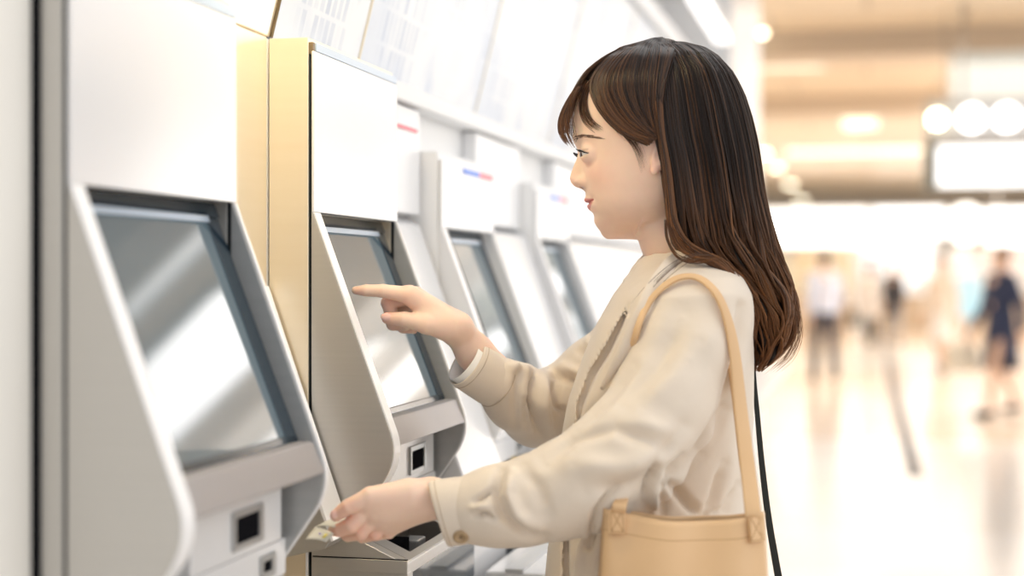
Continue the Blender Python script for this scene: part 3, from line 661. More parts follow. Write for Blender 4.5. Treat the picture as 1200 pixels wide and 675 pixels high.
passer(1103, 436, 'person in a cream top and beige skirt walking in the far hall', 1.58, cloth('top_cream', (.66, .58, .50)), cloth('skirt_beige', (.72, .70, .68)), hairB, R(-20), skirt=True, longhair=True, stride=.15)
passer(1047, 404, 'small distant figure in black left of the person in the cream top', 1.6, cloth('coat_black', (.015, .015, .02)), cloth('trousers_grey', (.35, .33, .33)), hairD, R(10), coat_long=True, stride=.12)
passer(1019, 406, 'distant figure in a pale coat and black trousers beside the one in black', 1.55, cloth('coat_pale', (.60, .54, .50)), cloth('trousers_black', (.05, .05, .05)), hairB, R(170), coat_long=True, stride=.15, bag=(1, mat('bag_black', (.02, .02, .02), .5), 0, 'black handbag held by the distant figure in the pale coat'))
passer(906, 396, 'distant figure in a dusty pink top near the warm lit shop', 1.6, cloth('top_pink', (.70, .50, .44)), cloth('trousers_tan', (.6, .5, .42)), hairB, R(60), stride=.12)
# ================================================================== THE WOMAN
D0 = 1.93; PX = D0 / FPX              # metres per picture-unit at her mid-plane
HB = L2W((760 - 600) * PX, D0)        # her base point on the floor
woman = empty('person', (HB.x, HB.y, 0), YAW, label='woman with long dark hair in a beige coat using the ticket machine', cat='person')
BL = np.array([(760 - 600) * PX, D0, 0.0])
def loc(V): return np.asarray(V, float) - BL
def world_empty(name, px, py, D, **kw):
    p = at(px, py, D); w = L2W(p[0], p[1]); return empty(name, (w.x, w.y, p[2]), YAW, **kw), p

def skin_material():
    m = mat('skin', (.80, .55, .42), .48)
    b = bs(m); at_ = nd(m, 'ShaderNodeVertexColor'); at_.layer_name = 'Col'
    n = nd(m, 'ShaderNodeTexNoise', Scale=60, Detail=4); tc = nd(m, 'ShaderNodeTexCoord'); lk(m, tc.outputs['Object'], n.inputs['Vector'])
    mx = nd(m, 'ShaderNodeMix', data_type='RGBA', blend_type='MULTIPLY'); r = nd(m, 'ShaderNodeValToRGB')
    r.color_ramp.elements[0].color = (.95, .93, .92, 1); r.color_ramp.elements[1].color = (1.03, 1.03, 1.03, 1)
    lk(m, n.outputs['Fac'], r.inputs[0]); lk(m, at_.outputs[0], mx.inputs[6]); lk(m, r.outputs[0], mx.inputs[7]); mx.inputs[0].default_value = 1
    lk(m, mx.outputs[2], b.inputs['Base Color'])
    b.inputs['Subsurface Weight'].default_value = .25; b.inputs['Subsurface Radius'].default_value = (1, .35, .2); b.inputs['Subsurface Scale'].default_value = .006
    b.inputs['Specular IOR Level'].default_value = .35
    n2 = nd(m, 'ShaderNodeTexNoise', Scale=900, Detail=2); lk(m, tc.outputs['Object'], n2.inputs['Vector'])
    bu = nd(m, 'ShaderNodeBump', Strength=.08, Distance=.0004); lk(m, n2.outputs['Fac'], bu.inputs['Height']); lk(m, bu.outputs[0], b.inputs['Normal'])
    return m
M['skin'] = skin_material()
SKIN = np.array([.90, .655, .52]); LIP = np.array([.66, .25, .23]); BLUSH = np.array([.90, .53, .43]); NAIL = np.array([.90, .60, .52])

parts_v, parts_f, parts_c = [], [], []
def addbody(V, F_, C):
    n = sum(len(v) for v in parts_v); parts_v.append(V); parts_f.append(F_ + n); parts_c.append(C)

# ---------------- head: x toward the back of the head, v away from the lens, w up, in picture units about (0, 0) = px 600, py 325
pyL = [40, 56, 59, 64, 74, 88, 104, 122, 140, 160, 177, 192, 205, 215, 225, 235, 245, 254, 261, 267, 271]
frL = [772, 762, 742, 722, 702, 688, 679, 674, 671.5, 672, 677, 680.5, 683, 685, 686.5, 688.5, 692.5, 697.5, 702, 709, 716]
bkL = [774, 780, 800, 815, 828, 836, 841, 844, 845, 843, 838, 828, 817, 808, 803, 798, 792, 776, 756, 736, 726]
hwL = [1, 12, 30, 44, 58, 66, 70, 72, 72, 71, 69, 67, 65, 63, 60, 57, 52, 44, 33, 18, 2]
_g = np.arange(20, 340, .5)
def soft_table(xs, ys, s):
    """tabulated curve, rounded so that no crease is left at the stations"""
    t = np.interp(_g, xs, ys); k = np.exp(-.5 * (np.arange(-60, 61) * .5 / s) ** 2); k /= k.sum()
    return np.convolve(np.pad(t, 60, mode='edge'), k, 'valid')
frT, bkT, hwT = soft_table(pyL, frL, 2.2), soft_table(pyL, bkL, 5), soft_table(pyL, hwL, 4.5)
cT = soft_table([20, 225, 275], [165, 165, 142], 8)
def PYr(Z): return 325 - Z
def head_fn(X, Y, Z):
    py = PYr(Z); rv = lambda L: np.interp(py, _g, L).astype(np.float32)
    fr, bk, hw = rv(frT) - 600, rv(bkT) - 600, rv(hwT); c = rv(cT)
    ay = np.abs(Y)
    # centre-line profile of nose and lips
    e = rv_arr(py, [150, 163, 170, 176, 182, 189, 196, 203, 209, 214, 218.5, 222, 225, 229.5, 234, 237, 239, 242, 246, 250, 254, 260, 266, 272],
               [0, 1.2, .5, -.2, 1.2, 5.2, 9.8, 13.6, 16.2, 15.6, 12.2, 3.4, .4, 1.0, 4.0, 3.6, 1.0, 3.6, 2.8, -1.2, -1.8, 1.2, 1.6, 0])
    sg = rv_arr(py, [160, 177, 190, 205, 214, 222, 228, 235, 246, 256, 270], [22, 9.0, 8, 8.5, 10.5, 9, 11, 16, 15, 18, 20])
    E = e * np.exp(-(Y / sg) ** 2)
    # sculpted features on both halves
    def g(v0, p0, sv, sp, a): return a * np.exp(-((ay - v0) / sv) ** 2 - ((py - p0) / sp) ** 2)
    E = E + g(12.5, 213.5, 5.5, 5.5, 6.5)          # nostril wings
    E = E + g(31, 183, 16, 14, -4.0)           # eye hollow
    E = E + g(27, 165, 20, 6, 1.6)             # brow
    E = E + g(41, 206, 15, 14, 2.4)            # cheek
    E = E + g(24, 234.8, 5, 4, -2.4)         # mouth corner
    E = E + g(0, 262, 14, 8, 1.0)
    fx = np.clip((c - X) / 40, 0, 1)
    Xd = X + E * fx
    rx = np.where(Xd < c, c - fr, bk - c)
    p = 2.35
    q = (np.abs((Xd - c) / np.maximum(rx, 1)) ** p + (ay / np.maximum(hw, 1)) ** p) ** (1 / p)
    return np.maximum((q - 1) * np.minimum(np.maximum(rx, 1), np.maximum(hw, 1)) * .9, Z - (325 - 55)).astype(np.float32)
def rv_arr(py, xs, ys): return np.interp(py, xs, ys).astype(np.float32)
hf = Field((45, -88, -14), (262, 88, 275), 1.25)
hf.put(head_fn, (45, -88, 46), (262, 88, 275))
# neck, running down and back into the collar
hf.put(lambda X, Y, Z: ((np.sqrt(((X - (rv_arr(325 - Z, [225, 262, 285, 305, 340], [782, 780, 787, 797, 802]) - 600)) / rv_arr(325 - Z, [225, 262, 285, 305, 340], [34, 39, 38, 41, 50])) ** 2 + (Y / rv_arr(325 - Z, [225, 262, 300, 340], [36, 37, 40, 52])) ** 2) - 1) * 38), (100, -80, -14), (262, 80, 140), 18)
# chin and jaw line
hf.ell((716 - 600, 0, 325 - 257.5), (15.5, 19, 15), 12)
# ears
for sd in (-1, 1):
    rot = ((math.cos(.2), 0, -math.sin(.2)), (0, 1, 0), (math.sin(.2), 0, math.cos(.2)))
    hf.ell((166, sd * 69, 137), (9.5, 5.5, 18.5), 2.5, rot=rot)
    hf.ell((165, sd * 75.5, 139), (6, 4.2, 12), 2, 's', rot=rot); hf.ell((161, sd * 70, 121), (5, 3.6, 5.5), 2)
# nostrils and mouth line
for sd in (-1, 1): hf.ell((84, sd * 6.2, 106.6), (5.0, 2.6, 2.2), 1.2, 's')
def mouth(X, Y, Z):
    ay = np.abs(Y); zc = 325 - (238.4 - 4.6 * (ay / 24) ** 2); xs = 89.5 + 10.5 * (ay / 24) ** 2
    return np.sqrt(((X - xs + 1.2) / 2.6) ** 2 + ((Z - zc) / .8) ** 2 + np.maximum(ay - 23, 0) ** 2) - 1
EYE = [(89.6, sd * 31.0, 325 - 182.5) for sd in (-1, 1)]; ER = 11.1
hf2 = None
for ex, ey, ez in EYE:
    hf.ell((ex + .6, ey, ez), (12.6, 13.5, 12.2), 5.5)
    # the opening between the lids
    def op(X, Y, Z, ex=ex, ey=ey, ez=ez):
        s_ = 1 if ey > 0 else -1; t = (Y - ey) * s_ / 12.5
        up = ez + 3.9 * (1 - t * t) - .5 * t + .4; lo = ez - 3.4 * (1 - t * t) - .5 * t - .2
        return np.maximum(np.maximum(Z - up, lo - Z), np.maximum(X - (ex - 2), np.abs(t) * 12.5 - 12.4)) * .8
    hf.put(op, (ex - 22, ey - 15, ez - 8), (ex, ey + 15, ez + 8), .8, 's')
    # lid crease
    def crease(X, Y, Z, ex=ex, ey=ey, ez=ez):
        s_ = 1 if ey > 0 else -1; t = (Y - ey) * s_ / 14
        return np.sqrt((Z - (ez + 7.6 * (1 - t * t) - .8 * t)) ** 2 + (np.maximum(X - (ex - 7.5), 0)) ** 2 + np.maximum(np.abs(t) * 14 - 13, 0) ** 2) - .25
    hf.put(crease, (ex - 20, ey - 16, ez - 4), (ex, ey + 16, ez + 12), 1.0, 's')
hf.put(mouth, (75, -30, 76), (110, 30, 96), 1.6, 's')
hf.F[:, :, 0] = np.maximum(hf.F[:, :, 0], .5)
V, Fc = hf.mesh(); V = smooth_mesh(V, Fc, 2)
py = 325 - V[:, 2]; ay = np.abs(V[:, 1]); C = np.tile(SKIN, (len(V), 1))
def mixc(C, col, w): w = np.clip(w, 0, 1)[:, None]; return C * (1 - w) + col * w
front = V[:, 0] < 112
upl = 231.8 + 2.0 * (ay / 24) ** 1.5 + 1.2 * np.exp(-(ay / 3) ** 2); lol = 248.0 - 13 * (ay / 24) ** 2
lip = np.clip((py - upl) / 1.3, 0, 1) * np.clip((lol - py) / 1.5, 0, 1) * np.clip((25 - ay) / 2, 0, 1) * front
C = mixc(C, BLUSH, .55 * np.exp(-((ay - 44) / 16) ** 2 - ((py - 208) / 15) ** 2) * np.clip((128 - V[:, 0]) / 40, 0, 1))
C = mixc(C, BLUSH, .35 * np.exp(-((ay) / 10) ** 2 - ((py - 214) / 8) ** 2) * front)
C = mixc(C, BLUSH, .4 * np.clip((ay - 66) / 6, 0, 1) * (V[:, 0] > 145) * (py > 160) * (py < 212))
C = mixc(C, np.array([.42, .24, .18]), .55 * np.exp(-((py - 178.6 + .0) / 1.3) ** 2) * (np.abs(ay - 31) < 12.5) * front * (V[:, 0] < 92))
C = mixc(C, LIP, lip)
# scalp is dark where the hair grows
hl = np.interp(V[:, 0] + 600, [668, 690, 715, 740, 758, 775, 800], [96, 100, 118, 140, 165, 230, 262])
C = mixc(C, np.array([.07, .045, .035]), np.clip((hl - py) / 4, 0, 1) * (py < 262) * ((V[:, 0] < 150) | (ay < 64.5) | (py < 168)))
addbody(np.stack([V[:, 0] * PX, D0 + V[:, 1] * PX, CAMZ + V[:, 2] * PX], 1), Fc, C)

# ---------------- generic figure point: picture position plus distance
def A(px, py, D): return at(px, py, D)
def meshpart(f, it=1, nails=(), blush=()):
    V, Fc = f.mesh(); V = smooth_mesh(V, Fc, it); C = np.tile(SKIN, (len(V), 1))
    for p, r in blush: C = mixc(C, np.array([.86, .46, .35]), .6 * np.exp(-(np.linalg.norm(V - p, axis=1) / r) ** 2))
    for p, r, dr in nails:
        q = V - p; nn = np.linalg.norm(q, axis=1); C = mixc(C, NAIL, np.clip((r - nn) / (r * .2), 0, 1))
    return V, Fc, C
# right hand, pointing
H = lambda px, py, v=0: A(px, py, 1.970 + v * 0.00108)
mm = 1.08e-3
rh = Field(A(404, 490, 1.90), A(612, 322, 2.10) + np.array([.02, 0, .0]), .00125)
wr, fa = H(535, 385, 12), H(557, 414, 30)
nrm = (0.25, 0.9, -.35)
rh.cone(H(592, 447, 46), fa, 22 * mm, 21 * mm, .01)
rh.cone(fa, wr, 21 * mm, 18.5 * mm, .012, flat=((0, 1, 0), .92))
mcp = {'i': H(480, 346, -8), 'm': H(487, 347, 12), 'r': H(495, 353, 30), 'p': H(504, 361, 44)}
rads = {'i': 12, 'm': 11.5, 'r': 11, 'p': 10}
for k_, p in mcp.items(): rh.cone(wr, p, 16 * mm, rads[k_] * mm, .009)
rh.cone(H(520, 378, 0), H(500, 366, 2), 15 * mm, 15 * mm, .01)
# index
I = [H(480, 346, -8), H(449, 341, -10), H(429, 340.3, -9), H(417, 340.2, -8)]
rh.chain(I, [10.2 * mm, 7.9 * mm, 6.9 * mm, 4.9 * mm], .004, kk=.002)
# curled fingers
rh.chain([mcp['m'], H(455, 355, 8), H(459, 371, 6), H(473, 373, 6)], [10.2 * mm, 8.6 * mm, 7.6 * mm, 6.4 * mm], .003, kk=.0015)
rh.chain([mcp['r'], H(461, 362, 24), H(460, 380, 20), H(475, 382, 16)], [9.8 * mm, 8.4 * mm, 7.4 * mm, 6.2 * mm], .003, kk=.0015)
rh.chain([mcp['p'], H(474, 370, 38), H(472, 384, 33), H(484, 386, 28)], [8.8 * mm, 7.5 * mm, 6.6 * mm, 5.6 * mm], .003, kk=.0015)
# thumb
rh.cone(H(528, 384, -2), H(500, 380, -12), 15 * mm, 11.5 * mm, .012)
rh.chain([H(500, 380, -12), H(474, 374, -13), H(454, 373, -9)], [11.5 * mm, 8.8 * mm, 6.9 * mm], .004, kk=.002)
rh.ell(H(452, 371, -16.5), (6.2 * mm, 2.2 * mm, 4.6 * mm), .0008)
V, Fc, C = meshpart(rh, 1, nails=[(H(452, 371, -16.5), 6.2 * mm, 0)], blush=[(I[3], .012), (H(454, 355, 0), .012), (mcp['i'], .012), (H(456, 373, -12), .012), (H(462, 382, 18), .012), (H(476, 385, 30), .01)])
addbody(V, Fc, C)
# left hand, holding the ticket
G = lambda px, py, v=0: A(px, py, 1.735 + v * 0.00096)
m2 = .96e-3
lh = Field(A(374, 660, 1.66) - np.array([0, 0, .01]), A(560, 548, 1.82) + np.array([0, 0, .01]), .0012)
lw_ = G(505, 584, 10); lf = G(560, 590, 18)
lh.cone(G(620, 592, 24), lf, 30 * m2, 24 * m2, .01); lh.cone(lf, lw_, 24 * m2, 20.5 * m2, .01, flat=((0, 1, 0), .85))
lm = {'i': G(430, 594, -6), 'm': G(436, 606, 4), 'r': G(446, 614, 16), 'p': G(460, 616, 28)}
for k_, r_ in (('i', 13.5), ('m', 13), ('r', 12.5), ('p', 11.5)): lh.cone(lw_, lm[k_], 19.5 * m2, r_ * m2, .010)
lh.cone(G(480, 582, 2), G(450, 592, 0), 19 * m2, 18 * m2, .012)
lh.chain([lm['i'], G(411, 616, -10), G(398, 621, -5), G(391, 621.5, 0)], [11.5 * m2, 9.6 * m2, 8.2 * m2, 6.8 * m2], .002, kk=.001)
lh.chain([lm['m'], G(423, 624, 2), G(408, 627, 14), G(400, 622, 20)], [11.5 * m2, 9.2 * m2, 8 * m2, 6.8 * m2], .0016, kk=.0010)
lh.chain([lm['r'], G(440, 625, 14), G(425, 629, 28), G(417, 624, 34)], [10.5 * m2, 8.6 * m2, 7.6 * m2, 6.4 * m2], .0016, kk=.0010)
lh.chain([lm['p'], G(456, 624, 28), G(443, 627, 38), G(435, 622, 44)], [9.6 * m2, 7.6 * m2, 6.6 * m2, 5.6 * m2], .0016, kk=.0010)
lh.cone(G(478, 578, -8), G(434, 582, -16), 15 * m2, 11.5 * m2, .012)
lh.chain([G(434, 582, -16), G(408, 594, -18), G(394, 604, -14)], [11.2 * m2, 9.2 * m2, 7.2 * m2], .0022, kk=.001)
for p_, r_ in ((G(430, 588, -15), 7), (G(437, 602, -9), 6.5), (G(447, 612, 2), 6)): lh.ell(p_, (r_ * m2,) * 3, .005)
lh.ell(G(391.5, 603, -20.5), (4.4 * m2, 2.0 * m2, 5.6 * m2), .0008)
V, Fc, C = meshpart(lh, 1, nails=[(G(391.5, 603, -20.5), 5.6 * m2, 0)], blush=[(G(396, 603, -16), .012), (G(394, 621, -4), .016), (G(412, 616, -10), .013), (G(412, 592, -18), .010), (G(426, 626, 2), .012), (G(441, 628, 14), .012)])
addbody(V, Fc, C)
# trunk, upper arms and legs inside the clothing
tb = Field((-.25, 1.6, -.0), (.45, 2.28, 1.42), .011)
tb.put(lambda X, Y, Z: 0.012 + (np.sqrt(((X - interp(Z, [.85, 1.0, 1.2, 1.36], [.165, .165, .178, .197])) / interp(Z, [.8, .95, 1.1, 1.25, 1.38, 1.42], [.10, .09, .08, .072, .05, .04])) ** 2 + ((Y - D0) / interp(Z, [.8, .95, 1.1, 1.25, 1.34, 1.42], [.15, .15, .125, .14, .12, .05])) ** 2) - 1) * .09, (-.2, 1.7, .8), (.4, 2.2, 1.30))
for sd, knee, foot in ((-1, (.13, 1.83, .47), (.16, 1.82, .08)), (1, (.14, 2.02, .47), (.18, 2.03, .08))):
    hip_ = (.165, D0 + sd * .08, .86)
    tb.cone(hip_, knee, .082, .052, .03); tb.cone(knee, foot, .05, .034, .02); tb.cone((foot[0] + .02, foot[1], .04), (foot[0] - .13, foot[1], .03), .034, .026, .02)
tb.cone(A(815, 395, 1.84), A(738, 532, 1.745), .036, .034, .03); tb.cone(A(738, 532, 1.745), G(600, 590, 18), .034, .024, .02)
tb.cone(A(765, 392, 2.06), A(648, 478, 2.10), .030, .023, .01); tb.cone(A(648, 478, 2.10), H(592, 447, 46), .023, .021, .005)
V, Fc, C = meshpart(tb); addbody(V, Fc, C)
body = mesh_obj('body', loc(np.concatenate(parts_v)), np.concatenate(parts_f), M['skin'], woman, True, np.concatenate(parts_c))

# ---------------- eyes, lashes, brows
eye_w = mat('eye_white', (.86, .82, .79), .12); iris = mat('iris', (.06, .03, .018), .08); pupil = mat('pupil', (.004, .004, .004), .05)
gz = Vector((-1, -.10, -.16)).normalized()
for ex, ey, ez in EYE:
    vs, fs, mi = [], [], []; n1, n2 = 32, 24; q = gz.to_track_quat('Z', 'Y'); r = ER * PX
    for i in range(n2 + 1):
        th = math.pi * i / n2
        for k in range(n1):
            a = 2 * math.pi * k / n1; bulge = 1 + .05 * math.exp(-(th / .5) ** 2)
            v = q @ Vector((math.sin(th) * math.cos(a), math.sin(th) * math.sin(a), math.cos(th))) * r * bulge; vs.append(v)
    for i in range(n2):
        for k in range(n1): fs.append([i * n1 + k, i * n1 + (k + 1) % n1, (i + 1) * n1 + (k + 1) % n1, (i + 1) * n1 + k]); mi.append(2 if i < 2 else (1 if i < 4 else 0))
    c = np.array([ex * PX, D0 + ey * PX, CAMZ + ez * PX]) - BL
    mesh_obj('eye', np.array([tuple(v) for v in vs]) + c, fs, None, woman, True, None, [eye_w, iris, pupil], mi)
hair_fine = mat('lash_hair', (.02, .013, .01), .5)
def hairs(name, paths, rads, m, parent, col=None, n=4):
    """many tapered hairs as one mesh; paths (N, S, 3), rads (N, S)"""
    N, S, _ = paths.shape
    T = np.gradient(paths, axis=1); T /= np.linalg.norm(T, axis=2, keepdims=True) + 1e-9
    ref = np.array([.13, .97, .21]); Aa = np.cross(T, ref); Aa /= np.linalg.norm(Aa, axis=2, keepdims=True) + 1e-9; Bb = np.cross(T, Aa)
    ring = []
    for k in range(n):
        a = 2 * math.pi * k / n; ring.append(paths + (Aa * math.cos(a) + Bb * math.sin(a)) * rads[..., None])
    Vv = np.stack(ring, 2).reshape(-1, 3)
    i = np.arange(N)[:, None, None] * S * n; s = np.arange(S - 1)[None, :, None] * n; k = np.arange(n)[None, None, :]; k2 = (k + 1) % n
    f = np.stack([i + s + k, i + s + k2, i + s + n + k2, i + s + n + k], -1).reshape(-1, 4)
    c = None if col is None else np.repeat(col.reshape(N * S, 3), n, 0)
    return mesh_obj(name, Vv, f, m, parent, True, c)
def Hd(x, v, py): return np.array([x * PX, D0 + v * PX, CAMZ + (325 - py) * PX]) - BL
for sd in (-1, 1):
    P_, R_ = [], []
    for t in np.linspace(-.95, 1.0, 34):
        yy = sd * (31 + t * 12.2); xr = 89.6 - math.sqrt(max(12.6 ** 2 - (t * 12.2) ** 2 - 6, 2)) + .4; zz_ = 182.5 - (3.9 * (1 - t * t) - .5 * t + .5)
        l = 5.2 + 2.5 * max(t, 0); dv = sd * (t * .55); u = np.linspace(0, 1, 6)
        P_.append(np.stack([Hd(xr - l * (a - .15 * a * a), yy + dv * l * a, zz_ + 1.0 * math.sin(a * 2.2) - 2.6 * a * a) for a in u])); R_.append(np.linspace(.52, .1, 6) * PX)
    hairs('eyelash', np.array(P_), np.array(R_), hair_fine, woman)
    P_, R_ = [], []
    for q in range(70):
        t = random.random(); yy = 14 + 38 * t; pyb = 165.5 - 3.4 * math.sin(min(t * 1.35, 1) * 1.57) + 3.5 * max(t - .65, 0) * 2.8 + random.uniform(-2.7, 2.7) * (1 - .55 * t)
        def sx_(v, p):
            pv = np.float32(p); X = np.linspace(60, 140, 161, dtype=np.float32)[:, None, None]; F_ = head_fn(X, np.array([[[v]]], dtype=np.float32), np.array([[[325 - p]]], dtype=np.float32))[:, 0, 0]
            return float(X[np.argmax(F_ < 0), 0, 0])
        u = np.linspace(0, 1, 4); pts = []
        for a in u:
            vv = yy + 6.5 * a; pp = pyb - 1.4 * a * (1 - t) + 1.6 * a * t; pts.append(Hd(sx_(vv, pp) - .9, sd * vv, pp))
        P_.append(pts); R_.append(np.array([.30, .28, .2, .06]) * PX)
    hairs('eyebrow', np.array(P_), np.array(R_), mat('brow_hair', (.17, .10, .07), .6), woman)

# ---------------- hair
def hair_material():
    m = mat('hair', (.05, .025, .015), .30); b = bs(m)
    vc = nd(m, 'ShaderNodeVertexColor'); vc.layer_name = 'Col'; lk(m, vc.outputs[0], b.inputs['Base Color'])
    b.inputs['Anisotropic'].default_value = .6; b.inputs['Specular IOR Level'].default_value = .32
    return m
M['hair'] = hair_material()
LP = [49, 53, 58, 70, 90, 115, 140, 165, 185, 205, 230, 260, 285, 300, 320, 345, 370, 395, 415, 434]
LB = [800, 808, 824, 840, 856, 868, 876, 882, 886, 889, 893, 900, 906, 911, 918, 926, 931, 928, 918, 900]   # back silhouette
LF = [756, 752, 752, 754, 757, 756, 757, 760, 765, 769, 773, 777, 783, 794, 822, 845, 862, 872, 878, 883]   # front edge of the long hair
LH = [8, 24, 42, 60, 72, 79, 82, 83, 83, 82, 81, 80, 79, 77, 72, 66, 60, 52, 44, 30]
def strand_color(N, S, tipmix, seedv=None):
    base = np.array([.016, .0088, .0068]); warm = np.array([.30, .130, .052])
    w = np.clip(tipmix + RNG.normal(0, .16, (N, 1)) + RNG.normal(0, .02, (N, S)), 0, 1)[..., None] ** 1.4
    return base * (1 - w) + warm * w
def section(pyv, theta, rho, sd):
    f, b, h = np.interp(pyv, LP, LF), np.interp(pyv, LP, LB), np.interp(pyv, LP, LH)
    c, r = (f + b) / 2, (b - f) / 2
    s_ = np.clip((theta - math.pi / 2) / (math.pi / 2), 0, 1); kq = np.interp(pyv, [250, 320, 434], [.10, .40, .85])
    x = np.where(theta < math.pi / 2, c + r * np.cos(theta) * rho, c - r * s_); v = sd * h * rho * np.where(theta < math.pi / 2, np.abs(np.sin(theta)) ** .8, 1 - kq * s_ * s_)
    return x - 600, v
strands, srad, scol = [], [], []
NS = 36
def push(P, rad, col): strands.append(P); srad.append(rad); scol.append(col)
def long_hair(N, rmin, rmax, rlo, rhi, t0=.02, t1=math.pi * .995):
    th0 = RNG.uniform(t0, t1, N) ; sd = np.where(RNG.random(N) < .62, -1, 1)
    rho0 = RNG.uniform(rlo, rhi, N); end = 434 - RNG.random(N) ** 1.6 * 60
    end = np.where(th0 > 2.2, end - RNG.random(N) * 30, end)
    u = np.linspace(0, 1, NS)[None, :]
    p0_ = 49.5 + rmax * 1.2; pyv = p0_ + (end[:, None] - p0_) * (u ** 1.05)
    amp = np.clip((pyv - 230) / 180, 0, 1) ** 1.3
    clump = np.round(th0 * 9 + .35 * np.sin(th0 * 31)) * 2.1 + np.where(sd > 0, 1.3, 0)
    th = th0[:, None] + amp * (.30 * np.sin(pyv / 23 + clump[:, None]) + .12 * np.sin(pyv / 13 + th0[:, None] * 9)) + .02 * np.sin(pyv / 45 + th0[:, None] * 37)
    th = np.clip(th, .0, math.pi)
    nz = sum(a_ * np.sin(th0[:, None] * f_ + pyv / w_ + p_ + (sd[:, None] * 1.1)) for a_, f_, w_, p_ in ((.008, 17, 50, .3), (.003, 47, -120, 1.9), (.010, 7, 40, 4.0)))
    rho = rho0[:, None] * (1 + nz) * (1 + amp * .14 * np.sin(pyv / 22 + clump[:, None] * 1.7))
    x, v = section(pyv, th, rho, sd[:, None])
    # ends turn inward in loose curls
    cu = np.clip((pyv - 372) / 60, 0, 1) ** 2
    x = x - cu * 16 * (1 - th0[:, None] / math.pi) + cu * 5 * np.sin(clump[:, None] * 3)
    v = v + amp * 5 * np.sin(pyv / 19 + clump[:, None] * 2)
    P = np.stack([x * PX, D0 + v * PX, CAMZ + (325 - pyv) * PX], -1) - BL
    rad = RNG.uniform(rmin, rmax, (N, 1)) * (np.interp(u, [0, .1, .8, 1], [.6, 1, .8, .12])) * PX
    tip = np.clip((pyv - 180) / 230, 0, 1) * .80 + .10 * (RNG.random((N, 1)) < .10) + np.clip(1 - th0[:, None] / .9, 0, 1) * .18
    push(P, rad, strand_color(N, NS, tip))
long_hair(3600, .55, 1.35, .93, 1.02)
long_hair(1100, .55, 1.3, .98, 1.03, 2.2, 3.135)
long_hair(700, 1.6, 2.8, .86, .95)
long_hair(160, .3, .45, 1.02, 1.05)
def headv(px, py):
    """half-width of the head at a picture point (0 outside its outline)"""
    fr_, bk_, hw_ = np.interp(py, pyL, frL), np.interp(py, pyL, bkL), np.interp(py, pyL, hwL)
    c = 765.; q = np.where(px < c, (c - px) / (c - fr_), (px - c) / np.maximum(bk_ - c, 1)); return np.where(q < 1, hw_ * np.maximum(1 - np.clip(q, 0, 1) ** 2.35, 0) ** (1 / 2.35), 0)
def guided(curves, N, spread, rmin, rmax, tip0=.2, tip1=.45, vs_=1.0, rendcap=.15, taper=.6, fit=False, lift=6.5, cut=.10):
    """strands interpolated between drawn guide locks; curves = list of [(px, py, v), ...]; neighbours in the list are blended"""
    G_ = []
    for c in curves:
        c = np.array(c, float); t = np.r_[0, np.cumsum(np.linalg.norm(np.diff(c[:, :2], axis=0), axis=1))]; t /= t[-1]; u = np.linspace(0, 1, NS)
        # smooth resample (Catmull-Rom)
        cc = np.vstack([2 * c[0] - c[1], c, 2 * c[-1] - c[-2]]); out = []
        for uu in u:
            i = min(int(np.searchsorted(t, uu, 'right')) - 1, len(c) - 2); f = (uu - t[i]) / (t[i + 1] - t[i]); p0, p1, p2, p3 = cc[i:i + 4]
            out.append(.5 * (2 * p1 + (-p0 + p2) * f + (2 * p0 - 5 * p1 + 4 * p2 - p3) * f ** 2 + (-p0 + 3 * p1 - 3 * p2 + p3) * f ** 3))
        G_.append(out)
    G_ = np.array(G_); K = len(G_)
    if fit:
        hv = headv(G_[..., 0], G_[..., 1]); sg_ = np.sign(G_[..., 2]) + (G_[..., 2] == 0)
        new = np.where(hv > 4, sg_ * (hv + lift), G_[..., 2]); w = np.clip((np.arange(NS) / NS - .0) / .12, 0, 1)[None, :]
        G_[..., 2] = G_[..., 2] * (1 - w) + np.where(np.abs(new) > 0, new, G_[..., 2]) * w
    if K > 1: s = RNG.uniform(0, K - 1, N)
    else: s = np.zeros(N)
    i = np.minimum(s.astype(int), max(K - 2, 0)); f = (s - i)[:, None, None]; P = G_[i] * (1 - f) + G_[np.minimum(i + 1, K - 1)] * f
    um = (1 - RNG.random(N) ** 1.5 * cut)[:, None] * np.linspace(0, NS - 1, NS)[None, :]; ui = np.minimum(um.astype(int), NS - 2); uf = (um - ui)[..., None]
    ar = np.arange(N)[:, None]; P = P[ar, ui] * (1 - uf) + P[ar, ui + 1] * uf
    u = np.linspace(0, 1, NS)[None, :, None]
    off = RNG.normal(0, 1, (N, 1, 3)) * np.array([1, 1, vs_]) * spread; tgt = RNG.normal(0, 1, (N, 1, 3)) * spread * .7
    P = P + off * (.5 + .5 * u) + tgt * u * (1 - u)
    Q = np.stack([(P[..., 0] - 600) * PX, D0 + P[..., 2] * PX, CAMZ + (325 - P[..., 1]) * PX], -1) - BL
    u2 = u[..., 0]; rad = RNG.uniform(rmin, rmax, (N, 1)) * np.interp(u2, [0, .1, taper, 1], [.7, 1, .9, rendcap]) * PX
    push(Q, rad, strand_color(N, NS, tip0 + (tip1 - tip0) * u2))
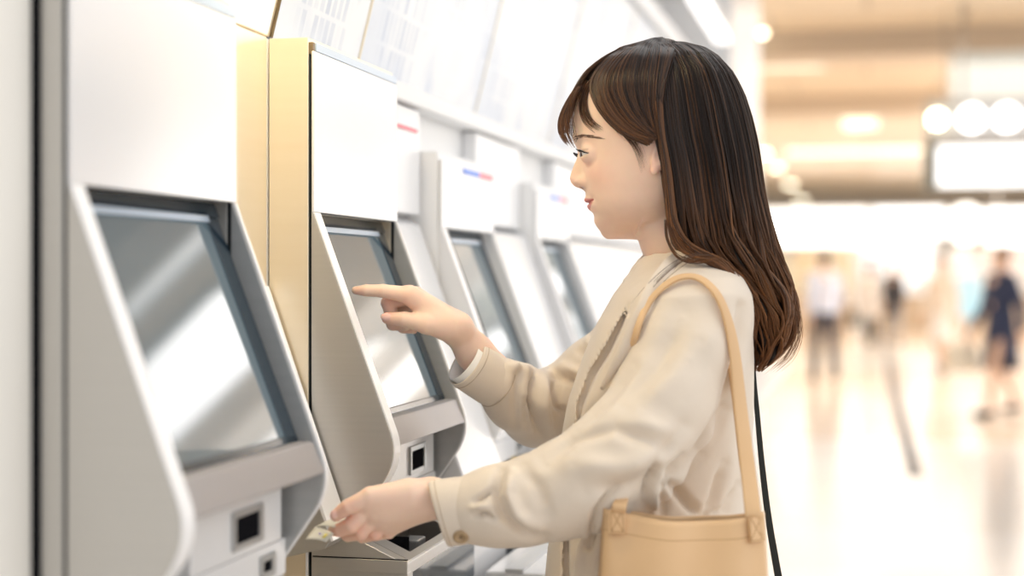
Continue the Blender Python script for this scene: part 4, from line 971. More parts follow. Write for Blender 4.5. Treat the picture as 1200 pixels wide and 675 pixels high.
# side sweep of the fringe, both halves: from the crown forward, then back towards the ear
for sd in (-1, 1):
    sw = [[(768, 48, sd * 6), (745, 62, sd * 38), (722, 88, sd * 58), (716, 112, sd * 65), (727, 138, sd * 71), (745, 158, sd * 76), (764, 168, sd * 80)],
          [(764, 48, sd * 6), (735, 62, sd * 36), (709, 88, sd * 54), (702, 112, sd * 62), (713, 140, sd * 69), (735, 160, sd * 75), (760, 170, sd * 80)],
          [(762, 48, sd * 6), (724, 64, sd * 32), (697, 90, sd * 48), (690, 112, sd * 56), (700, 138, sd * 64), (722, 162, sd * 72), (752, 176, sd * 79)]]
    guided(sw, 1100, 1.0, .55, 1.2, .12, .42, rendcap=.6, fit=True, lift=8)
    top = [[(782, 48, sd * 4), (788, 53, sd * 26), (787, 62, sd * 46), (780, 80, sd * 64), (771, 108, sd * 78), (767, 140, sd * 83), (770, 172, sd * 85)],
           [(776, 46, sd * 4), (772, 50, sd * 22), (768, 58, sd * 42), (764, 76, sd * 62), (760, 105, sd * 77), (759, 135, sd * 82), (764, 168, sd * 83)],
           [(774, 46, sd * 4), (762, 50, sd * 22), (748, 62, sd * 44), (738, 84, sd * 61), (735, 110, sd * 71), (742, 138, sd * 78), (760, 166, sd * 82)],
           [(768, 48, sd * 6), (745, 60, sd * 36), (724, 84, sd * 57), (718, 112, sd * 66), (728, 138, sd * 72), (746, 158, sd * 77), (764, 168, sd * 81)]]
    guided(top, 1500, 1.0, .6, 1.3, .06, .30, rendcap=.6, fit=True, lift=8)
    # temple lock that drops in front of the ear
    guided([[(745, 60, sd * 34), (712, 88, sd * 56), (700, 112, sd * 61), (704, 134, sd * 66), (718, 156, sd * 69), (736, 178, sd * 72), (747, 208, sd * 71)],
            [(748, 60, sd * 34), (716, 88, sd * 57), (706, 112, sd * 63), (711, 134, sd * 67), (727, 155, sd * 71), (745, 176, sd * 74), (753, 196, sd * 73)]], 60, 1.5, .3, .65, .2, .4, fit=True, lift=4, rendcap=.08, taper=.4, cut=.45)
    guided([[(742, 60, sd * 30), (706, 86, sd * 48), (688, 110, sd * 53), (686, 130, sd * 56), (692, 146, sd * 58), (706, 158, sd * 61)],
            [(740, 60, sd * 30), (702, 88, sd * 46), (682, 112, sd * 49), (678, 132, sd * 51), (682, 148, sd * 52), (694, 160, sd * 55)]], 50, 1.0, .35, .7, .25, .45, fit=True, lift=3)
    # lock from behind the ear that falls over the shoulder
    guided([[(757, 85, sd * 68), (759, 125, sd * 80), (765, 165, sd * 82), (771, 205, sd * 83), (774, 240, sd * 82), (776, 268, sd * 80), (784, 290, sd * 80), (800, 301, sd * 92), (822, 305, sd * 100), (842, 322, sd * 98), (858, 348, sd * 92)],
            [(766, 88, sd * 70), (766, 125, sd * 80), (768, 165, sd * 83), (775, 205, sd * 84), (779, 240, sd * 83), (783, 266, sd * 82), (794, 286, sd * 84), (812, 298, sd * 92), (834, 308, sd * 96), (852, 330, sd * 94), (868, 362, sd * 84), (876, 400, sd * 66)]], 420, 1.4, .5, 1.1, .35, .7)
# wispy fringe over the forehead
fr = []
for v in (-34, -22, -11, 0, 11, 22, 34):
    k = 1 - (v / 60) ** 2 * .35
    x_ = lambda p: 765 - (765 - p) * math.sqrt(max(0, 1 - (v / 82.) ** 2)) ** .75
    fr.append([(764, 47, v * .15), (x_(722) + 4, 62, v * .6), (x_(690), 86, v * .8), (x_(668), 114, v * .95), (x_(656.5), 138, v), (x_(656), 155, v), (x_(664), 168, v * 1.02)])
guided(fr, 130, 1.5, .4, .85, .22, .62)
fr2 = [[(p[0] + 5 + (3 if i > 3 else 0), p[1] + 2, p[2]) for i, p in enumerate(c)] for c in fr]
guided(fr2, 40, 2.0, .4, .8, .22, .6)
for sd in (-1, 1):
    guided([[(764, 50, sd * 5), (726, 62, sd * 30), (697, 82, sd * 44), (680, 104, sd * 47), (671, 124, sd * 45), (669, 142, sd * 44), (675, 160, sd * 46)],
            [(764, 50, sd * 5), (722, 62, sd * 22), (690, 84, sd * 34), (673, 106, sd * 36), (664, 128, sd * 36), (664, 148, sd * 36), (672, 166, sd * 40)]], 90, 1.3, .35, .8, .15, .5, fit=True, lift=4.5, cut=.6)
# fly-away curl over the collar
guided([[(772, 262, -84), (774, 284, -86), (784, 302, -92), (800, 308, -100), (818, 306, -104), (834, 300, -100)], [(800, 296, -96), (778, 304, -100), (760, 316, -98), (748, 330, -92)]][:1], 14, 1.6, .35, .6, .4, .6)
guided([[(822, 300, -98), (800, 300, -116), (776, 312, -128), (752, 334, -130), (734, 358, -126)]], 7, 2.6, .22, .34, .3, .5)
guided([[(884, 250, -40), (897, 300, -44), (916, 345, -40), (926, 385, -34), (918, 412, -26), (900, 430, -20)]], 60, 5, .3, .5, .4, .8)
P_ = np.concatenate(strands); R_ = np.concatenate(srad); C_ = np.concatenate(scol)
hair = hairs('hair', P_, R_, M['hair'], woman, C_)
# dense inner mass so that no light shows through
hm = Field((60, -92, -112), (336, 92, 284), 2.5)
def mass(X, Y, Z):
    pyv = 325 - Z; f = np.interp(pyv, LP, LF).astype(np.float32) - 600 + 5; b = np.interp(pyv, LP, LB).astype(np.float32) - 600 - 5; h = np.interp(pyv, LP, LH).astype(np.float32) * .92
    c, r = (f + b) / 2, np.maximum((b - f) / 2, 1)
    pw = np.where(X < c, interp(pyv, [250, 320, 434], [8, 4, 2]), 2)
    q = (np.abs((X - c) / r) ** pw + np.abs(Y / np.maximum(h, 1)) ** pw) ** (1 / pw); return np.maximum((q - 1) * np.minimum(r, h) * .8, Z - (325 - 53))
hm.put(mass, (100, -92, -100), (336, 92, 280))
def cap(X, Y, Z):    # hair lying on the front of the skull above the hairline
    pyv = 325 - Z; hl_ = np.interp(X + 600, [668, 690, 715, 740, 758, 775], [92, 99, 122, 148, 166, 190]).astype(np.float32)
    return np.maximum(head_fn(X, Y, Z) - 2.5, (pyv - hl_) * .7)
hm.put(cap, (60, -92, 130), (190, 92, 284), 3)
V, Fc = hm.mesh(); V = smooth_mesh(V, Fc, 2)
mesh_obj('under_hair', np.stack([V[:, 0] * PX, D0 + V[:, 1] * PX, CAMZ + V[:, 2] * PX], 1) - BL, Fc, M['hair'], hair, True, np.tile(np.array([.016, .010, .008]), (len(V), 1)))
# ---------------- clothes
def coat_material(name='coat_cloth', c=(.74, .64, .53)):
    m = mat(name, c, .62); b = bs(m); tc = nd(m, 'ShaderNodeTexCoord')
    n = nd(m, 'ShaderNodeTexNoise', Scale=1400, Detail=2); lk(m, tc.outputs['Object'], n.inputs['Vector'])
    n3 = nd(m, 'ShaderNodeTexNoise', Scale=22, Detail=3); lk(m, tc.outputs['Object'], n3.inputs['Vector'])
    b1 = nd(m, 'ShaderNodeBump', Strength=.12, Distance=.0005); lk(m, n.outputs['Fac'], b1.inputs['Height'])
    b2 = nd(m, 'ShaderNodeBump', Strength=.22, Distance=.006); lk(m, n3.outputs['Fac'], b2.inputs['Height']); lk(m, b1.outputs[0], b2.inputs['Normal']); lk(m, b2.outputs[0], b.inputs['Normal'])
    b.inputs['Sheen Weight'].default_value = .25; b.inputs['Sheen Roughness'].default_value = .5
    return m
M['coat'] = coat_material()
def polyd(U, W_, pts):
    """distance in the (px, py) picture plane of the figure to a polyline, with position along it"""
    best = None; tot = 0
    for (ax, ay_), (bx_, by_) in zip(pts[:-1], pts[1:]):
        dx, dy = bx_ - ax, by_ - ay_; L = dx * dx + dy * dy; t = np.clip(((U - ax) * dx + (W_ - ay_) * dy) / L, 0, 1)
        dd = np.sqrt((U - ax - t * dx) ** 2 + (W_ - ay_ - t * dy) ** 2); best = dd if best is None else np.minimum(best, dd)
    return best
def fold(V, N, pts, amp, wid, side, dlim, allf=False):
    """push vertices in (amp<0) or out along their normals next to a drawn crease"""
    U = 600 + V[:, 0] / V[:, 1] * FPX; W_ = 325 - (V[:, 2] - CAMZ) / V[:, 1] * FPX
    dd = polyd(U, W_, pts); w = np.exp(-(dd / wid) ** 2) * (1 if side is None else (V[:, 1] < dlim) if side < 0 else (V[:, 1] >= dlim))
    p0, p1 = np.array(pts[0]), np.array(pts[-1]); L = np.linalg.norm(p1 - p0)
    e = np.minimum(np.hypot(U - p0[0], W_ - p0[1]), np.hypot(U - p1[0], W_ - p1[1])) / max(L * .25, 1); w = w * (.35 + .65 * np.clip(e, 0, 1))
    face = np.clip(-N[:, 1] * 1.6 + .3, 0, 1) if side is None or side < 0 or True else 1
    if allf: face = 1
    return V + N * (amp * w * face)[:, None]
def vnorm(V, Fc):
    n = np.cross(V[Fc[:, 2]] - V[Fc[:, 0]], V[Fc[:, 3]] - V[Fc[:, 1]]); N = np.stack([sum(np.bincount(Fc[:, k], n[:, i], len(V)) for k in range(4)) for i in range(3)], 1)
    return N / (np.linalg.norm(N, axis=1, keepdims=True) + 1e-12)

CL = [270, 285, 299, 307, 316, 326, 345, 380, 420, 470, 520, 560, 600, 675, 760, 900, 1120]
CF = [766, 757, 751, 746, 740, 734, 720, 700, 683, 666, 656, 650, 646, 639, 634, 625, 615]
CB = [812, 824, 842, 851, 861, 868, 874, 878, 880, 880, 878, 874, 872, 878, 888, 900, 912]
CH = [44, 48, 54, 66, 92, 124, 150, 150, 146, 142, 140, 142, 148, 158, 168, 182, 196]
def torso(X, Y, Z):
    pyv = 325 - (Z - CAMZ) / PX; f, b, h = [np.interp(pyv, CL, L).astype(np.float32) for L in (CF, CB, CH)]
    c = (f + b) / 2; r = (b - f) / 2; c, r, h = (c - 600) * PX, r * PX, h * PX
    q = (np.abs((X - c) / r) ** 2.3 + np.abs((Y - D0) / h) ** 2.3) ** (1 / 2.3); return (q - 1) * np.minimum(r, h) * .85
def pz(pyv): return CAMZ + (325 - pyv) * PX
# near sleeve and far sleeve centre lines with radii in metres
def sl(pts): return [A(a, b, c) for a, b, c, r in pts], [r * c / FPX for a, b, c, r in pts]
NEAR = [(826, 366, 1.83, 44), (806, 420, 1.80, 57), (778, 480, 1.77, 62), (738, 532, 1.745, 65), (692, 562, 1.735, 58), (650, 578, 1.735, 51), (610, 590, 1.735, 46), (575, 594, 1.735, 42), (552, 597, 1.735, 37)]
FAR = [(786, 366, 2.04, 42), (745, 405, 2.07, 45), (700, 442, 2.09, 45), (655, 474, 2.10, 42), (630, 480, 2.085, 42), (606, 465, 2.04, 38), (585, 449, 2.012, 31)]
cf_ = Field((-.10, 1.58, .46), (.36, 2.26, 1.40), .0031)
cf_.put(torso, (-.2, 1.7, .47), (.4, 2.2, pz(299)))
np_, nr_ = sl(NEAR); cf_.chain(np_, nr_, .035, kk=.02)
fp_, frr = sl(FAR); cf_.chain(fp_, frr, .035, kk=.015)
# the opening where the near front laps over the far one: a real gap between the two layers
def torso_front(px, py_):
    for D in np.arange(1.74, 1.99, .002):
        p = A(px, py_, D)
        if float(np.ravel(torso(np.float32(p[0]), np.float32(p[1]), np.float32(p[2])))[0]) < 0: return p
    return A(px, py_, 1.90)
SLIT = [(741, 354), (735, 366), (727, 382), (712, 412), (695, 439), (681, 475), (676, 505)]
for seg, rr_ in ((SLIT, [.0006, .0022, .0034, .0042, .0042, .0036, .0016]), ([(664, 632), (664, 660), (665, 720), (665, 900)], [.0035, .0038, .0038, .0038])):
    q_ = [torso_front(*s_) for s_ in seg]
    for k_ in range(len(q_) - 1):
        for dd in (-.010, -.005, 0, .005, .010, .015, .020): cf_.cone(q_[k_] + np.array([0, dd, 0]), q_[k_ + 1] + np.array([0, dd, 0]), rr_[k_], rr_[k_ + 1], .001, 's', pad=.012)
# hollow the neck
cf_.cone((197 * PX, D0, pz(284)), (196 * PX, D0, pz(322)), .062, .036, .004, 's', pad=.02)
# open the hem
cf_.put(torso_in := (lambda X, Y, Z: torso(X, Y, Z) + .010), (-.2, 1.7, .40), (.4, 2.2, .80), 0, 's')
V, Fc = cf_.mesh(); V = smooth_mesh(V, Fc, 3)
N = vnorm(V, Fc)
NF = [ # near side: (line, amplitude m, width px, D limit)
 ([(640, 540), (668, 512), (720, 500), (775, 520)], -.006, 12), ([(650, 520), (700, 505), (760, 502), (800, 512)], .003, 14),
 ([(672, 545), (720, 548), (770, 540)], .004, 14), ([(690, 575), (740, 570), (790, 548)], -.004, 12),
 ([(587, 552), (581, 580), (590, 606), (612, 624), (640, 632)], -.0065, 7), ([(600, 556), (596, 580), (606, 602), (628, 618)], .005, 8),
 ([(612, 548), (630, 570), (640, 600)], -.003, 9), ([(556, 588), (566, 582), (576, 574)], -.0045, 3.2), ([(556, 604), (568, 602), (578, 608)], -.0045, 3.2), ([(556, 596), (574, 592)], .003, 5),
 ([(733, 470), (770, 430), (800, 370)], -.004, 15), ([(752, 480), (790, 440), (820, 400)], .003, 15),
 ([(868, 360), (866, 420), (852, 480), (820, 530), (780, 572)], -.009, 7), ([(740, 430), (708, 470), (676, 500)], -.004, 9),
 ([(845, 360), (835, 420), (800, 470)], .002, 20), ([(800, 500), (760, 560), (745, 590)], -.0035, 9),
 ([(755, 590), (760, 565), (768, 548)], -.007, 5), ([(775, 600), (778, 568), (800, 536)], -.006, 6), ([(826, 606), (806, 590), (790, 570), (786, 552)], -.008, 7), ([(826, 606), (838, 585), (850, 545)], -.006, 7),
 ([(830, 606), (852, 598), (866, 570)], -.005, 6), ([(768, 600), (766, 575), (782, 550)], .004, 5),
 ([(875, 400), (872, 480), (868, 560)], -.002, 8), ([(690, 640), (700, 600), (722, 570)], -.006, 5), ([(678, 675), (684, 640), (700, 610)], .004, 6), ([(700, 670), (712, 630)], -.004, 5)]
for pts, amp, wid in NF:
    V = fold(V, N, pts, amp * 2.1, wid * .85, -1, 1.97)
FF = [([(627, 430), (623, 470), (630, 505)], -.007, 4), ([(640, 440), (636, 475), (644, 510)], .005, 6), ([(650, 440), (655, 475), (668, 490)], -.006, 5), ([(612, 424), (606, 450), (604, 500)], -.003, 5),
      ([(660, 430), (690, 440), (700, 455)], .004, 6), ([(648, 438), (676, 448), (700, 470)], -.005, 5), ([(680, 412), (700, 420), (712, 440)], -.005, 5), ([(598, 428), (608, 432), (622, 436)], .004, 6), ([(615, 470), (618, 500)], -.003, 4), ([(690, 400), (702, 412), (716, 414)], .004, 5)]
for pts, amp, wid in FF: V = fold(V, N, pts, amp * 2.2, wid * .9, 1, 1.97)
# the opening between the two fronts, near side of the centre
slit = SLIT

CU = 600 + V[:, 0] / V[:, 1] * FPX; CW = 325 - (V[:, 2] - CAMZ) / V[:, 1] * FPX; CD = V[:, 1].copy()
def surfD(px, py_, r=4.5):
    h = np.hypot(CU - px, CW - py_) < r; return float(CD[h].min()) if h.any() else None
coat = mesh_obj('coat', loc(V), Fc, M['coat'], woman, True)

def loft(rings, closed_ends=False):
    n = len(rings[0]); vs = [p for r in rings for p in r]; fs = []
    for i in range(len(rings) - 1):
        for k in range(n): fs.append([i * n + k, i * n + (k + 1) % n, (i + 1) * n + (k + 1) % n, (i + 1) * n + k])
    return vs, fs
def ring(c, ax, ra, rb, up, n=40, wob=0, ph=0):
    ax = Vector(ax).normalized(); u = Vector(up); u = (u - ax * u.dot(ax)).normalized(); w = ax.cross(u); r = []
    for k in range(n):
        a = 2 * math.pi * k / n; s = 1 + wob * math.sin(3 * a + ph)
        r.append(np.array(Vector(c) + u * math.cos(a) * ra * s + w * math.sin(a) * rb * s))
    return r
def cuff(name, c0, c1, r0, r1, depth0, depth1, ax0, ax1, up, parent):
    rs = []
    for t in np.linspace(0, 1, 8):
        c = c0 * (1 - t) + c1 * t; ax = np.array(ax0) * (1 - t) + np.array(ax1) * t; bul = 1 + .02 * math.sin(t * math.pi)
        rs.append(ring(c, ax, (r0 * (1 - t) + r1 * t) * bul, (depth0 * (1 - t) + depth1 * t) * bul, up, wob=.015, ph=t))
    vs, fs = loft(rs); o = mesh_obj(name, loc(np.array(vs)), fs, M['coat'], parent, True)
    s = o.modifiers.new('s', 'SOLIDIFY'); s.thickness = .0028; s.offset = -1; b = o.modifiers.new('b', 'SUBSURF'); b.levels = 1; b.render_levels = 1
    # stitched seam lines just inside both edges
    for i in (1, 7):
        sm = MB(); sm.tube([tuple(p * 1.0) for p in loc(np.array(rs[i] + [rs[i][0]]))], .0005, 5); so = sm.build('stitching', mat('stitch', (.52, .41, .30), .8), o, smooth=True)
    return o, rs
c0, c1 = A(513, 602, 1.735), A(560, 596, 1.735); mpx = 1.735 / FPX
ax0 = A(549, 591, 1.735) - A(513, 602, 1.735); ax1 = A(600, 592.5, 1.735) - A(560, 596, 1.735)
cuffL, rsL = cuff('cuff', c0, c1, 40 * mpx, 38.5 * mpx, 34 * mpx, 37 * mpx, ax0, ax1, (0, 0, 1), coat)
mpf = 2.02 / FPX
c0, c1 = A(546, 424, 1.995), A(583, 451, 2.012)
cuffR, rsR = cuff('cuff', c0, c1, 31 * mpf, 29.5 * mpf, 31 * mpf, 31 * mpf, A(585, 452, 2.02) - A(546, 424, 1.995), A(590, 456, 2.016) - A(552, 429, 1.99), (0, 0, 1), coat)
# pale lining seen inside the far cuff
vs, fs = loft([ring(c0 - (c1 - c0) * .06, c1 - c0, 27 * mpf, 27 * mpf, (0, 0, 1)), ring(c0 * .4 + c1 * .6, c1 - c0, 25 * mpf, 26 * mpf, (0, 0, 1))])
lo_ = mesh_obj('shirt_cuff', loc(np.array(vs)), fs, mat('shirt_cloth', (.86, .84, .82), .7), woman, True); s = lo_.modifiers.new('s', 'SOLIDIFY'); s.thickness = .0015
# cuff button
bp = A(541, 624, 1.735); k_ = 35 * mpx
bc = loc(bp + np.array([0, -k_ * .80, 0]))
bmat = noisy(mat('horn_button', (.38, .26, .14), .3), (.30, .19, .10), (.52, .38, .22), ns=90)
bt = MB(); nr = Vector((-.05, -.86, -.46)).normalized(); q = nr.to_track_quat('Z', 'Y')
prof = [(0, .0012), (.0035, .0012), (.0045, .0026), (.0075, .0030), (.0088, .0018), (.0088, 0), (0, 0)]
vs = []; n_ = 32
for r_, h_ in prof:
    for k in range(n_): a = 2 * math.pi * k / n_; vs.append(tuple(Vector(bc) + q @ Vector((r_ * math.cos(a), r_ * math.sin(a), h_))))
bt.raw(vs, [[i * n_ + k, i * n_ + (k + 1) % n_, (i + 1) * n_ + (k + 1) % n_, (i + 1) * n_ + k] for i in range(len(prof) - 1) for k in range(n_)])
bo = bt.build('button', bmat, coat, smooth=True)
hl_ = MB()
for dx, dy in ((.0014, .0014), (-.0014, .0014), (.0014, -.0014), (-.0014, -.0014)):
    c = Vector(bc) + q @ Vector((dx, dy, .0012)); hl_.disc(tuple(c), .0006, .0004, 8, 'y')
hl_.tube([tuple(Vector(bc) + q @ Vector((.0014, .0014, .0016))), tuple(Vector(bc) + q @ Vector((-.0014, -.0014, .0016)))], .0005, 6)
ho = hl_.build('thread', mat('thread_dark', (.10, .07, .05), .7), coat)

# stand collar: sheet following the neck, open at the front
def collar_pts(theta, t):
    """theta 0 = nape (+x), pi = front; t 0 bottom .. 1 top edge"""
    fronty = (1 - math.cos(theta)) / 2
    cx = 797 - 600 - 2; ax_ = 48 - 5 * t; py_ = (320 + 24 * fronty) - t * (40 - 8 * fronty)
    x = cx + (ax_ + 5 * (1 - fronty)) * math.cos(theta) - 10 * fronty * (1 - t) - 5 * fronty * t; v = (54 - 8 * t - 5 * fronty) * math.sin(theta)
    return np.array([x * PX, D0 + v * PX, pz(py_)])
vs, fs = [], []; nt, nh = 60, 10
for i in range(nt + 1):
    th = -math.pi * .93 + 2 * math.pi * .93 * i / nt
    for j in range(nh + 1): vs.append(collar_pts(th, j / nh) + np.array([0, 0, .0012 * math.sin(i * .9)]))
for i in range(nt):
    for j in range(nh): fs.append([i * (nh + 1) + j, (i + 1) * (nh + 1) + j, (i + 1) * (nh + 1) + j + 1, i * (nh + 1) + j + 1])
co = mesh_obj('collar', loc(np.array(vs)), fs, M['coat'], coat, True); s = co.modifiers.new('s', 'SOLIDIFY'); s.thickness = .003; b = co.modifiers.new('b', 'SUBSURF'); b.levels = 1; b.render_levels = 1
# fold-over of the collar lying on the shoulders
vs, fs = [], []; nh = 8
for i in range(nt + 1):
    th = -math.pi * .88 + 2 * math.pi * .88 * i / nt; tp_ = collar_pts(th, 1); fy = (1 - math.cos(th)) / 2
    for j in range(nh + 1):
        s_ = j / nh; ow = (2.5 + 15 * s_ ** 1.15) * PX; dr = (1.5 * math.sin(s_ * math.pi) * 1.5 - (7 + 12 * fy) * s_ ** 1.2) * PX
        vs.append(tp_ + np.array([math.cos(th) * ow * (.8 if th else 1), math.sin(th) * ow * 1.5, dr + .0014]))
for i in range(nt):
    for j in range(nh): fs.append([i * (nh + 1) + j, (i + 1) * (nh + 1) + j, (i + 1) * (nh + 1) + j + 1, i * (nh + 1) + j + 1])
cfo = mesh_obj('collar_fold', loc(np.array(vs)), fs, M['coat'], co, True); s = cfo.modifiers.new('s', 'SOLIDIFY'); s.thickness = .0028; b = cfo.modifiers.new('b', 'SUBSURF'); b.levels = 1; b.render_levels = 1
# lapels: folded bands that run from the neck down each front
def band(name, pts, wpx, off, thick, parent, m, nrm_bias=0):
    """strip along picture points (px, py, D) with width in the picture plane"""
    P = [A(*p) for p in pts]; vs = []; fs = []; n = len(P); K = 6
    for i, p in enumerate(P):
        t = (P[min(i + 1, n - 1)] - P[max(i - 1, 0)]); t /= np.linalg.norm(t); w = np.array([t[2], 0, -t[0]]); w /= np.linalg.norm(w)
        ww = (wpx[i] if hasattr(wpx, '__len__') else wpx) * p[1] / FPX
        for j in range(K + 1):
            s_ = (j / K - .5); vs.append(p + w * ww * s_ + np.array([0, off * (4 * s_ * s_), 0]))
    for i in range(n - 1):
        for j in range(K): fs.append([i * (K + 1) + j, i * (K + 1) + j + 1, (i + 1) * (K + 1) + j + 1, (i + 1) * (K + 1) + j])
    o = mesh_obj(name, loc(np.array(vs)), fs, m, parent, True); s = o.modifiers.new('s', 'SOLIDIFY'); s.thickness = thick; s.offset = 0
    b = o.modifiers.new('b', 'SUBSURF'); b.levels = 1; b.render_levels = 1; return o
band('lapel', [(q[0], q[1], (surfD(*q) or 1.86) - .006) for q in ((792, 300), (783, 314), (771, 332), (760, 352), (750, 372), (739, 394), (724, 424), (704, 458))], [12, 20, 24, 22, 18, 15, 12, 5], .004, .004, coat, M['coat'])
band('lapel', [(760, 296, 1.955), (752, 310, 1.945), (744, 326, 1.94), (736, 346, 1.935), (728, 366, 1.925)], [4, 12, 16, 14, 6], .01, .004, coat, M['coat'])
# inner top at the throat
tf = Field((.10, 1.83, 1.30), (.27, 2.03, 1.40), .003)
tf.cone((196 * PX, D0, pz(312)), (186 * PX, D0, pz(345)), .046, .062, .01)
tf.cone((198 * PX, D0, pz(262)), (196 * PX, D0, pz(318)), .045, .041, .003, 's')
V, Fc = tf.mesh(); mesh_obj('inner_top', loc(smooth_mesh(V, Fc, 2)), Fc, mat('inner_cloth', (.78, .72, .66), .75), woman, True)
# trousers and shoes (below the picture's edge)
tr = Field((-.16, 1.70, .06), (.36, 2.18, .98), .010)
tr.cone((.165, D0, .88), (.165, D0, .94), .115, .11, .03, flat=((0, 1, 0), 1.25))
for sd, knee, foot in ((-1, (.13, 1.83, .47), (.16, 1.82, .10)), (1, (.14, 2.02, .47), (.18, 2.03, .10))):
    tr.cone((.165, D0 + sd * .07, .86), knee, .098, .07, .03); tr.cone(knee, foot, .07, .058, .02)
V, Fc = tr.mesh(); mesh_obj('trousers', loc(smooth_mesh(V, Fc, 2)), Fc, cloth('trousers_cloth', (.60, .58, .55)), woman, True)
for sx0, sy0 in ((.16, 1.82), (.18, 2.03)):
    s_ = Field((sx0 - .22, sy0 - .08, -.01), (sx0 + .10, sy0 + .08, .14), .005)
    s_.cone((sx0 + .02, sy0, .05), (sx0 - .13, sy0, .035), .045, .038, .02); s_.cone((sx0 + .01, sy0, .05), (sx0, sy0, .11), .044, .042, .02)
    s_.put(lambda X, Y, Z: -Z + .0 * X + 0 * Y, (-1, 0, -1), (1, 3, .3), 0, 'i')
    V, Fc = s_.mesh(); mesh_obj('shoe', loc(smooth_mesh(V, Fc, 1)), Fc, mat('shoe_leather', (.30, .20, .13), .4), woman, True)

# ================================================================== BAGS AND TICKET
leather = noisy(mat('tan_leather', (.72, .48, .27), .5), (.68, .43, .22), (.74, .50, .28), ns=9, bump=.1, bscale=400, bdist=.0004)
bag, bp0 = world_empty('tote_bag', 800, 900, 1.70, label='tan leather tote bag hanging from the woman\'s near shoulder', cat='bag')
def bl(V): return np.asarray(V, float) - bp0
def bagpt(s, t, side, sc=1.0):
    """s -1..1 along the width, t 0 top .. 1 bottom; side -1 near, +1 far"""
    x0, x1 = 708 - 16 * t - 10 * t * t, 895 + 14 * t + 6 * t * t
    sag = 11 * math.cos(s * math.pi / 2) * (1 - t) - 0; px = (x0 + x1) / 2 + s * (x1 - x0) / 2; py_ = 595 + 5 * (s + 1) / 2 + sag + t * 260
    th = (.016 + .040 * math.sin(min(t * 1.6, 1) * math.pi / 2)) * (max(0, 1 - s * s)) ** .45 * sc
    wav = .0045 * math.sin(s * 7 + t * 2) * (1 - .3 * t) + .004 * math.sin(t * 9 + s * 4) * t
    p = A(px, py_, 1.685); return p + np.array([0, side * th + wav, 0])
S_, T_ = 48, 36
vs, fs = [], []
for side in (-1, 1):
    for i in range(S_ + 1):
        for j in range(T_ + 1): vs.append(bagpt(-1 + 2 * i / S_, j / T_, side))
o_ = (S_ + 1) * (T_ + 1)
for b_ in (0, 1):
    for i in range(S_):
        for j in range(T_):
            f = [b_ * o_ + i * (T_ + 1) + j, b_ * o_ + i * (T_ + 1) + j + 1, b_ * o_ + (i + 1) * (T_ + 1) + j + 1, b_ * o_ + (i + 1) * (T_ + 1) + j]; fs.append(f if b_ == 0 else f[::-1])
for i in range(S_): a = i * (T_ + 1) + T_; fs.append([a, o_ + a, o_ + a + T_ + 1, a + T_ + 1])
bb_ = mesh_obj('bag_body', bl(np.array(vs)), fs, leather, bag, True); s = bb_.modifiers.new('s', 'SOLIDIFY'); s.thickness = .0028; s.offset = 0
# hem seam of the bag
def bag_surf(px, py_, lift=.0022):
    t = 0.3; s = 0
    for _ in range(12):
        x0, x1 = 708 - 16 * t - 10 * t * t, 895 + 14 * t + 6 * t * t; s = (px - (x0 + x1) / 2) / ((x1 - x0) / 2); s = max(-1, min(1, s))
        t = (py_ - 595 - 5 * (s + 1) / 2 - 11 * math.cos(s * math.pi / 2) * (1 - t)) / 260
    return bagpt(s, max(t, 0), -1) - np.array([0, lift, 0])
stm = mat('tan_stitch', (.50, .30, .14), .7)
ln = [bag_surf(700 + 2 * i, 618 + 8.5 * math.cos((i / 99 - .5) * math.pi) + 5 * i / 99, .0012) for i in range(3, 99)]
MB().tube([tuple(p) for p in bl(np.array(ln))], .0006, 5).build('hem_stitching', stm, bb_, smooth=True)
def strap(pts, w, name='strap', parent=None, m=None, th=.003, wdir=None):
    pts = np.array(pts, float); c = np.vstack([2 * pts[0] - pts[1], pts, 2 * pts[-1] - pts[-2]]); out = []
    for i in range(len(pts) - 1):
        for f in np.linspace(0, 1, 8, endpoint=(i == len(pts) - 2)):
            p0, p1, p2, p3 = c[i:i + 4]; out.append(.5 * (2 * p1 + (-p0 + p2) * f + (2 * p0 - 5 * p1 + 4 * p2 - p3) * f ** 2 + (-p0 + 3 * p1 - 3 * p2 + p3) * f ** 3))
    out = np.array(out); P, Wd_ = out[:, :3], out[:, 3:6]
    T = np.gradient(P, axis=0); T /= np.linalg.norm(T, axis=1, keepdims=True)
    Wd_ = Wd_ - T * np.sum(Wd_ * T, 1, keepdims=True); Wd_ /= np.linalg.norm(Wd_, axis=1, keepdims=True); Nn = np.cross(T, Wd_)
    vs = []
    ww = np.interp(np.linspace(0, 1, len(P)), np.linspace(0, 1, len(w)), w)[:, None] if hasattr(w, '__len__') else w
    for (a, b) in ((-1, -1), (-.8, -1.25), (.8, -1.25), (1, -1), (1, 1), (.8, 1.25), (-.8, 1.25), (-1, 1)): vs.append(P + Wd_ * a * ww / 2 + Nn * b * th / 2)
    vs = np.stack(vs, 1).reshape(-1, 3); n = len(P); fs = [[i * 8 + k, i * 8 + (k + 1) % 8, (i + 1) * 8 + (k + 1) % 8, (i + 1) * 8 + k] for i in range(n - 1) for k in range(8)] + [list(range(8))[::-1], [(n - 1) * 8 + k for k in range(8)]]
    o = mesh_obj(name, vs, fs, m, parent, True); return o
def sp(px, py_, D, wd): return list(bl(A(px, py_, D))) + list(wd)
Xw, Yw = (1, 0, 0), (0, 1, 0)
sd_ = lambda a, b: (surfD(a, b) or 1.80) - .004
bD = lambda px, py_: bag_surf(px, py_, .0036)[1]
